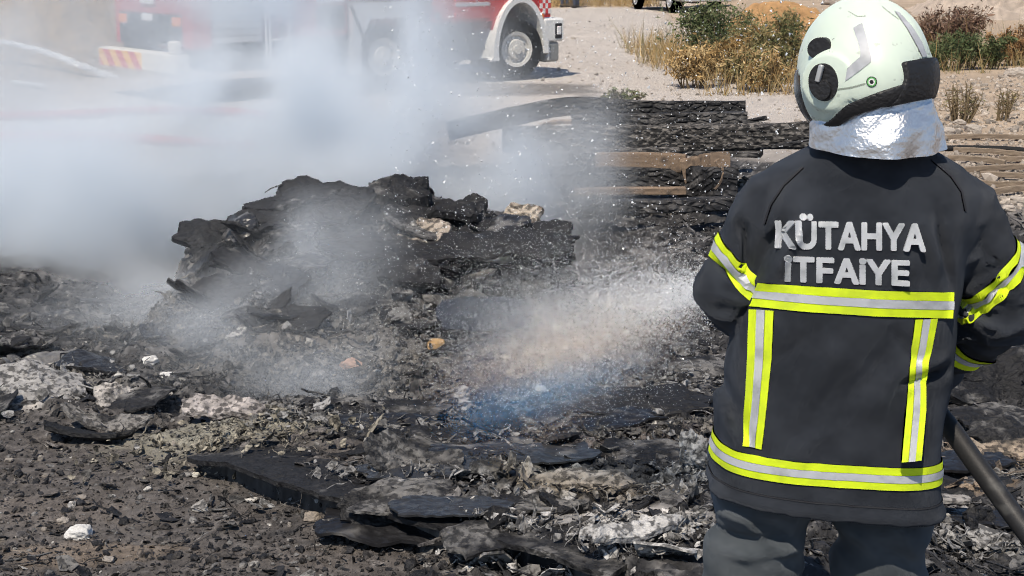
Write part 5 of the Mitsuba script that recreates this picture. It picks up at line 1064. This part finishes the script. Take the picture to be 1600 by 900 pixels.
def ear(s):
    base = HW((0.027, s * 0.120, -0.024)); ax = HR_[:, 1] * s
    def disc(r, t, z, sq=1.0):
        m = trimesh.creation.cylinder(r, t, sections=28); m.apply_scale([sq, 1, 1]); M = np.eye(4); M[:3, :3] = np.stack([HR_[:, 0], -s * HR_[:, 2] if s > 0 else HR_[:, 2], ax], 1); M[:3, 3] = base + ax * z; m.apply_transform(M); return m
    fp(HK + '__ear_disc', disc(0.037, 0.014, 0.004, 0.85), 'helmet_black', 40)
    m = disc(0.019, 0.012, 0.012); m.apply_translation(-HR_[:, 2] * 0.014 + HR_[:, 0] * 0.004); fp(HK + '__ear_knob', m, 'helmet_black', 40)
    b = cbox(0.010, 0.034, 0.010, 0.002); M = np.eye(4); M[:3, :3] = np.stack([HR_[:, 0], HR_[:, 2], ax], 1) @ trimesh.transformations.rotation_matrix(0.5, [0, 0, 1])[:3, :3]; M[:3, 3] = base + ax * 0.018 + HR_[:, 2] * 0.018; b.apply_transform(M); fp(HK + '__ear_clip', b, 'silver_paint')
    m = disc(0.021, 0.016, -0.004, 1.2); m.apply_translation(HR_[:, 2] * 0.068 + HR_[:, 0] * 0.004 - ax * 0.014); fp(HK + '__lamp_mount', m, 'helmet_black', 40)
ear(1); ear(-1)
def hdecal(rows_px, mat, part, n=24, m_=5, off=0.0016):
    g = tape(rows_px, n, m_); return fp(f'{HK}__{part}', patch(lambda p: np.minimum(shell_sdf(p), pad_sdf(p)), g[..., 0], g[..., 1], 2.72, 3.1, off, 0.004), mat, 35)
hdecal([[(1347, 36), (1355, 62), (1361, 88), (1361, 97), (1342, 112), (1321, 127)], [(1333, 44), (1341, 66), (1345, 84), (1344, 89), (1334, 98), (1324, 107)]], 'retro_silver', 'reflective_strip', 40)
hdecal([[(1405, 20), (1425, 42), (1440, 66), (1448, 88)], [(1398, 18), (1417, 45), (1432, 72), (1441, 90)]], 'retro_silver', 'reflective_strip', 24)
for r_px, mat, o_ in ((8.5, 'helmet_black', 0.0014), (7.2, 'badge_green', 0.002), (5.2, 'badge_white', 0.0026), (3.0, 'helmet_black', 0.0032)):
    th = np.linspace(0, 6.2832, 25); g = np.stack([np.stack([1362 + s * r_px * np.cos(th), 128 + s * r_px * np.sin(th)], -1) for s in (1.0, 0.5, 0.05)])
    fp(HK + '__badge', patch(shell_sdf, g[..., 0], g[..., 1], 2.72, 3.1, o_, 0.004), mat, 35)
for q in ([(1326, 18), (1340, 26), (1352, 25)], [(1378, 10), (1390, 20), (1404, 30)], [(1300, 62), (1304, 60)], [(1296, 77), (1297, 82)]):
    q = np.array(q, float); hdecal([q - [0, 0.33], q + [0, 0.33]], 'scratch_grey', 'scratch', 14, 2, 0.0008)
q = np.array([(1308, 140), (1330, 137), (1352, 131)], float); hdecal([q - [0, 1.5], q + [0, 1.5]], 'scratch_grey', 'groove', 16, 2, 0.0008)
# visor raised over the face, seen edge-on at the left
def visor_sdf(p):
    q = hl(p); f, l, u = q[..., 0], q[..., 1], q[..., 2]; d = ell(q, (0.002, 0, -0.03), (0.145, 0.104, 0.125))
    return np.maximum(abs(d) - 0.003, np.maximum(0.085 - f, np.maximum(u - 0.02, -0.10 - u)))
fp(HK + '__visor', nets(visor_sdf, HC - 0.2, HC + 0.2, 0.0042), 'visor_plastic', True)
# silver neck cape
CC = np.array([A3(1368, 220, 2.97)[0], 2.975, 0])
def cape():
    n, m_ = 150, 40; th = np.linspace(math.radians(95), math.radians(455), n) ; u = np.linspace(0, 1, m_); V = []
    for w in u:
        z_top = 1.655; lf = np.cos(th); bk = -np.sin(th)
        zb = 1.515 + 0.012 * (1 - np.clip(bk, -1, 1)) ; z = z_top * (1 - w) + zb * w
        r = 0.113 + 0.017 * sm(0.1, 0.9, w) + 0.005 * np.sin(th * 4 + 1.0 + 1.5 * w) * w + 0.004 * np.sin(th * 9 + 3 * w) * w
        r = r + 0.009 * (fb3(np.stack([np.cos(th) * 1.7 + 5, np.sin(th) * 1.7, 0 * th + w * 2.6 + 0.8 * np.cos(th)], -1), 3, 4) - 0.5) * 2
        cx = -0.006 * (1 - w); V.append(np.stack([CC[0] + cx + r * np.cos(th), CC[1] + r * 0.98 * np.sin(th) + 0.012 * w * -1, z + 0 * r], 1))
    V = np.array(V); i = np.arange(n * m_).reshape(m_, n); q = np.stack([i[:-1, :-1], i[1:, :-1], i[1:, 1:], i[:-1, 1:]], -1).reshape(-1, 4)
    return (V.reshape(-1, 3), q)
fp('neck_cape', cape(), 'foil', True, 'crinkled silver foil cape hanging from the helmet')
# body inside the clothes, gloves, nozzle and hose
FH = HC + Ff * 0.01 - Uu * 0.05
NZ0, NZ1 = A3(1325, 548, 3.33), A3(1185, 462, 3.62)          # line of the hose where it is held
gl, gr = NZ0 + (NZ1 - NZ0) * 0.55, NZ0 + (NZ1 - NZ0) * -0.05
def body_sdf(p):
    d = smin(ell(hl(p), (0.0, 0, -0.03), (0.095, 0.076, 0.115)), cap(p, NB + [0, 0, -0.03], FH - [0, 0, 0.05], 0.06, 0.058), 0.03)
    q = hl(p); d = smin(d, cap(q, (0.092, 0, -0.045), (0.112, 0, -0.075), 0.010, 0.015), 0.012)
    d = smin(d, ell(q, (0.075, 0, -0.135), (0.03, 0.03, 0.025)), 0.02); d = smin(d, ell(q, (0.088, 0, -0.105), (0.016, 0.026, 0.009)), 0.008)
    al = np.stack([q[..., 0], abs(q[..., 1]), q[..., 2]], -1); d = np.maximum(d, -ell(al, (0.098, 0.033, -0.04), (0.016, 0.017, 0.011))); d = smin(d, ell(al, (0.086, 0.033, -0.04), (0.014, 0.014, 0.012)), 0.004)
    d = smin(d, ell(al, (-0.005, 0.078, -0.05), (0.02, 0.012, 0.03)), 0.008)
    d = smin(d, cap(p, np.array([0.69, 3.02, 0.98]), np.array([0.70, 3.04, 1.33]), 0.10, 0.095), 0.05)
    d = smin(d, cap(p, LS + [0.03, 0, -0.02], RS + [-0.03, 0, -0.02], 0.05, 0.05), 0.05)
    for S, E, Wr in ((LS, LE, LWr), (RS, RE, RWr)): d = smin(d, smin(cap(p, S + [0, 0, -0.01], E, 0.048, 0.038), cap(p, E, Wr, 0.036, 0.028), 0.02), 0.02)
    for a, b, c in ((HL, KL, FL_), (HR, KR, FR_)): d = smin(d, leg(p, a, b, c, (0.075, 0.055, 0.04)), 0.03)
    for Wr, G in ((LWr, gl), (RWr, gr)): d = smin(d, cap(p, Wr, Wr + (G - Wr) * 0.7, 0.028, 0.026), 0.015)
    return d
fp('body', nets(body_sdf, (0.36, 2.85, 0.08), (1.15, 3.55, 1.82), 0.011), 'skin', True)
def glove(Wr, G, key):
    """a gloved hand closed round the hose at G"""
    ax = (NZ1 - NZ0) / np.linalg.norm(NZ1 - NZ0); to = G - Wr; to -= ax * (to @ ax); to /= np.linalg.norm(to); side = np.cross(ax, to); r = 0.036
    palm = G - to * (r + 0.012)
    def fn(p):
        d = cap(p, Wr, palm - to * 0.035, 0.040, 0.034)
        d = smin(d, cap(p, palm - to * 0.03 + side * 0.0, palm + side * 0.012, 0.032, 0.034), 0.02)
        for k, ln in enumerate((0.95, 1.05, 1.0, 0.85)):
            o_ = ax * (0.033 - 0.022 * k); j = [palm + o_ + side * 0.022]
            for a in np.array([35, 85, 135]) * ln: j.append(G + o_ + (r + 0.008) * (-to * math.cos(math.radians(a + 25)) + side * math.sin(math.radians(a + 25))))
            for a, b, ra_, rb_ in zip(j[:-1], j[1:], (0.0125, 0.0115, 0.0105), (0.0115, 0.0105, 0.0095)): d = np.minimum(d, cap(p, a, b, ra_, rb_))
        j = [palm - side * 0.02 + ax * 0.02, G - side * (r + 0.010) + ax * 0.038 - to * 0.01, G - side * (r * 0.7) + ax * 0.055 + to * (r * 0.75)]
        for a, b in zip(j[:-1], j[1:]): d = np.minimum(d, cap(p, a, b, 0.014, 0.012))
        return d
    c = (Wr + G) / 2; fp(key, nets(fn, np.minimum(Wr, G) - 0.11, np.maximum(Wr, G) + 0.11, 0.005), 'glove_leather', True)
glove(LWr, gl, 'glove'); glove(RWr, gr, 'glove')
HS = name('fire_hose'); lab(HS, 'black fire hose held by the firefighter, running down to the ground at the right edge', 'fire hose')
path = spline([NZ0 + (NZ1 - NZ0) * 0.62, NZ0, A3(1418, 588, 3.28), A3(1472, 652, 3.18), A3(1535, 738, 3.06), A3(1600, 826, 2.96), A3(1690, 940, 2.85), A3(1800, 1060, 2.82), A3(2000, 1130, 2.9)], 90)
add(HS + '__hose', tube(path, 0.0225, 16), 'hose_rubber', True)
nz = NZ1 - NZ0; nz /= np.linalg.norm(nz); e0 = path[0]
add(HS + '__nozzle', tube([e0, e0 + nz * 0.05, e0 + nz * 0.06, e0 + nz * 0.14, e0 + nz * 0.15, e0 + nz * 0.22], [0.032, 0.032, 0.026, 0.026, 0.036, 0.04], 18), 'black_part', 35)
add(HS + '__coupling', tube([path[6], path[9]], 0.031, 16), 'steel', 35)
# ---------------------------------------------------------------- water and smoke
MIST, BOW, SM1, SM2 = 0.75, 8.5, 1.2, 3.2
rng = np.random.default_rng(77)
OCT = TM(np.array([(1, 1, 1), (1, -1, -1), (-1, 1, -1), (-1, -1, 1)]) * 0.85, [(0, 1, 2), (0, 3, 1), (0, 2, 3), (1, 3, 2)])
def drops(key, pos, size, label, cat):
    n = len(pos); s = size * np.exp(rng.normal(0, 0.35, n))
    m, c = scatter([OCT], pos, rmat(rng, n), np.stack([s, s, s * rng.uniform(1, 1.8, n)], 1), np.ones((n, 3)), rng, 0)
    scene[key] = mikit.ply(m, 'water_drop', smooth=False); lab(key, label, cat, kind='stuff')
S0 = at(1170, 440, 3.66); S1 = at(775, 515, 6.7); ax = S1 - S0; LN = np.linalg.norm(ax); ax /= LN
sd = np.cross(ax, [0, 0, 1.0]); sd /= np.linalg.norm(sd); su = np.cross(sd, ax)
def cone(n, spread, t_pow=0.8):
    t = rng.uniform(0.02, 1.12, n) ** t_pow; a, b = rng.normal(0, 1, n), rng.normal(0, 1, n)
    p = S0 + ax * (t * LN)[:, None] + su * (a * spread * (0.03 + t) * LN)[:, None] + sd * (b * spread * (0.03 + t) * LN)[:, None]
    p[:, 2] -= 0.16 * t**2 * abs(rng.normal(0.4, 1, n)); return p
p = np.vstack([cone(62000, 0.055), cone(44000, 0.10)]); p = p[p[:, 2] > hgt(p[:, 0], p[:, 1], False) + 0.02]
drops('spray_drops', p, 0.0008, 'fine white spray of water fanning from the hose towards the heap', 'spray')
n = 3600; px, py, Y = rng.uniform(600, 1330, n), rng.uniform(-60, 420, n), rng.uniform(3.6, 11, n) ; p = at(px, py, Y)
p = p[(p[:, 2] > 0.5)]; drops('flying_drops', p, 0.0016, 'single water drops flying through the air over the timber pile', 'spray')
# the jet at the far left
j0, j1, j2 = at(-120, 52, 25.0), at(60, 78, 25.0), at(215, 136, 24.6); q = spline([j0, at(0, 65, 25.0), j1, at(130, 104, 24.8), j2], 200)
k = rng.integers(0, 200, 6000); p = q[k] + rng.normal(0, 1, (6000, 3)) * (0.012 + 0.016 * (k / 200)[:, None] ** 1.5); drops('water_jet', p, 0.010, 'thin jet of water arching down in front of the grassy bank at the left', 'water jet')

M0, M1 = at(1140, 430, 4.3), at(640, 610, 5.0); MD = -np.cross(M1 - M0, [0, 0, 1.0]); MD /= np.linalg.norm(MD)
# sunlit mist of the spray: drops of water send each colour back at its own angle (42.3 red ... 40.6 blue), which makes the bow
def bow(deg, width, peak):
    c = np.linspace(-1, 1, 1401); a = np.degrees(np.arccos(np.clip(-c, -1, 1)))   # angle from the antisolar point
    v = 1.0 + 1.5 * np.exp(-((180 - a) / 45) ** 2) + 0.35 * sm(deg + 0.5, deg - 1.5, a) + peak * np.exp(-((a - deg) / width) ** 2)
    return ', '.join(f'{x:.4f}' for x in v)
MEDIA = (('warm', 42.2, (1.0, 0.62, 0.32)), ('cool', 40.6, (1e-3, 0.32, 1.0)))
for nm, deg, st in MEDIA:
    scene[f'mist_{nm}'] = {'type': 'homogeneous', 'albedo': {'type': 'rgb', 'value': [0.98, 0.98, 0.98]}, 'sigma_t': {'type': 'rgb', 'value': list(st)}, 'scale': MIST, 'phase': {'type': 'tabphase', 'values': bow(deg, 0.75, BOW * (0.26 if nm == 'warm' else 1.0))}}
def mist_sheet(side):
    """one face of the drifting curtain of mist: the front (-1), the plane between its two layers (0) or the back (+1)"""
    n, m_ = 60, 41; V = []; v = np.linspace(-1, 1, m_)
    for w in np.linspace(0, 1, n):
        up_, dn, dp = 0.02 + 0.24 * w ** 0.8 * (1 - w ** 6), 0.02 + 0.60 * w ** 0.6 * (1 - w ** 4), 0.30 * sm(0, 0.35, w) * sm(1.0, 0.45, w)
        V.append(M0 + (M1 - M0) * w + np.array([0, 0, 1.0]) * np.where(v > 0, up_ * v, dn * v)[:, None] + MD * (side * (0.0005 + dp * (1 - v**2) ** 2))[:, None])
    i = np.arange(n * m_).reshape(n, m_); q = np.stack([i[:-1, :-1], i[1:, :-1], i[1:, 1:], i[:-1, 1:]], -1).reshape(-1, 4)
    mm = TM(np.vstack(V), np.vstack([q[:, [0, 1, 2]], q[:, [0, 2, 3]]])); want = MD * (1 if side > 0 else -1)
    if (mm.face_normals @ want).sum() < 0: mm.invert()
    return mm
MK = 'spray_mist'; lab(MK, 'fine mist of the spray glowing with a rainbow', 'mist', kind='stuff')
scene[MK + '__near_face'] = mikit.ply(mist_sheet(-1), {'type': 'null'}, interior={'type': 'ref', 'id': 'mist_warm'})
scene[MK + '__middle'] = mikit.ply(mist_sheet(0), {'type': 'null'}, interior={'type': 'ref', 'id': 'mist_cool'}, exterior={'type': 'ref', 'id': 'mist_warm'})
scene[MK + '__far_face'] = mikit.ply(mist_sheet(1), {'type': 'null'}, interior={'type': 'ref', 'id': 'mist_cool'})

def smoke(key, lo, hi, blobs, step, scale, seed, label, near=None):
    lo, hi = np.array(lo, float), np.array(hi, float); elo = lo.copy()
    if near is not None: elo[1] = near                      # the fog goes on through the near face
    ns = np.maximum(((hi - lo) / step).astype(int), 4)
    ax_ = [lo[k] + (np.arange(ns[k]) + 0.5) / ns[k] * (hi[k] - lo[k]) for k in range(3)]
    Z, Yy, X = np.meshgrid(ax_[2], ax_[1], ax_[0], indexing='ij'); Pp = np.stack([X, Yy, Z], -1)
    wv = np.stack([fb3(Pp * 1.1 + 3, 2, seed), fb3(Pp * 1.1 + 40, 2, seed + 1), fb3(Pp * 1.1 + 80, 2, seed + 2)], -1) - 0.5
    Qp = Pp + 0.7 * wv; tb = fb3(Qp * np.array([2.0, 1.6, 1.5]), 4, seed + 5); d = np.zeros(X.shape)
    for c, r, a in blobs:
        g = np.linalg.norm((Qp - c) / np.array(r), axis=-1); d += a * np.exp(-1.3 * g**2)
    edge = np.ones(X.shape)
    for k, A in enumerate((X, Yy, Z)): edge *= sm(0, 0.35, (A - elo[k])) * (sm(0, 0.35, hi[k] - A) if k == 0 or hi[1] > 12 else 1) if k < 2 else sm(0, 0.3, hi[k] - A)
    d = np.minimum(d * (0.14 + 1.7 * sm(0.35, 0.64, tb)) * edge, 2.6)
    grid = mi.VolumeGrid(np.ascontiguousarray(d[..., None], dtype=np.float32))
    scene[key + '_medium'] = {'type': 'heterogeneous', 'albedo': {'type': 'constvolume', 'value': {'type': 'rgb', 'value': [0.915, 0.957, 0.998]}}, 'scale': scale,
                              'sigma_t': {'type': 'gridvolume', 'grid': grid, 'filter_type': 'trilinear', 'to_world': T().translate(lo.tolist()).scale((hi - lo).tolist())}, 'phase': {'type': 'hg', 'g': -0.15}}
    scene[key] = {'type': 'cube', 'to_world': T().translate(((lo + hi) / 2).tolist()).scale(((hi - lo) / 2).tolist()), 'bsdf': {'type': 'null'}, 'interior': {'type': 'ref', 'id': key + '_medium'}}
    lab(key, label, 'smoke', kind='stuff')
B = lambda px, py, Y, r, a: (at(px, py, Y), r, a)
CLOUD = [
    B(150, 375, 9.8, (1.25, 0.85, 0.45), 3.0), B(-80, 330, 9.9, (1.1, 0.9, 0.5), 2.4), B(310, 395, 9.5, (0.7, 0.5, 0.32), 2.6), B(60, 270, 10.3, (1.3, 0.7, 0.4), 1.0), B(330, 250, 10.3, (0.8, 0.7, 0.6), 2.0), B(470, 160, 10.6, (0.8, 0.7, 0.55), 1.5), B(600, 210, 10.6, (0.7, 0.6, 0.40), 1.7),
    B(740, 270, 10.3, (0.45, 0.5, 0.25), 1.3), B(430, 20, 11.2, (0.8, 0.7, 0.6), 1.3), B(120, 180, 10.8, (1.3, 0.7, 0.40), 0.45), B(30, 80, 11.3, (1.4, 0.7, 0.7), 0.45), B(620, 300, 9.8, (1.0, 0.4, 0.18), 1.8), B(880, 310, 10.5, (0.45, 0.8, 0.4), 0.6), B(1000, 230, 11.0, (0.7, 0.9, 0.5), 0.28),
    B(620, 90, 11.0, (0.5, 0.6, 0.5), 1.1), B(560, 110, 10.9, (0.5, 0.6, 0.4), 0.9), B(680, 210, 10.6, (0.45, 0.6, 0.35), 1.1), B(790, 300, 10.2, (0.35, 0.5, 0.25), 0.9), B(740, 100, 11.2, (0.4, 0.6, 0.5), 0.22), B(980, 250, 10.6, (0.7, 0.8, 0.5), 0.22), B(300, -150, 11.5, (1.5, 0.8, 0.9), 0.9)]
SL = 'pale smoke billowing up behind the burnt heap and hiding much of the fire engine'
smoke('smoke', (-6.2, 9.14, -0.6), (0.95, 13.0, 2.7), CLOUD, 0.07, SM1, 3, SL, near=8.6)
smoke('smoke_edge', (-6.2, 8.87, -0.6), (0.95, 9.13, 2.2), CLOUD, 0.07, SM1, 3, 'near edge of the pale smoke just behind the heap', near=8.6)
smoke('smoke_edge_001', (-6.2, 8.60, -0.6), (0.95, 8.86, 2.2), CLOUD, 0.07, SM1, 3, 'thin front of the pale smoke over the crest of the heap', near=8.6)
smoke('smoke_wisp', (-3.6, 5.0, -0.4), (-0.42, 8.55, 0.85), [
    B(430, 520, 7.6, (0.55, 0.5, 0.32), 0.30), B(340, 560, 7.0, (0.45, 0.5, 0.25), 0.32), B(600, 560, 7.2, (0.55, 0.5, 0.22), 0.35), B(520, 615, 6.4, (0.6, 0.35, 0.15), 0.32), B(230, 470, 8.0, (0.6, 0.35, 0.24), 0.55), B(480, 440, 7.8, (0.8, 0.4, 0.4), 0.26), B(430, 350, 8.1, (0.4, 0.3, 0.25), 0.28)], 0.05, SM2, 8,
    'thin grey wisps of smoke drifting low in front of the burnt heap')
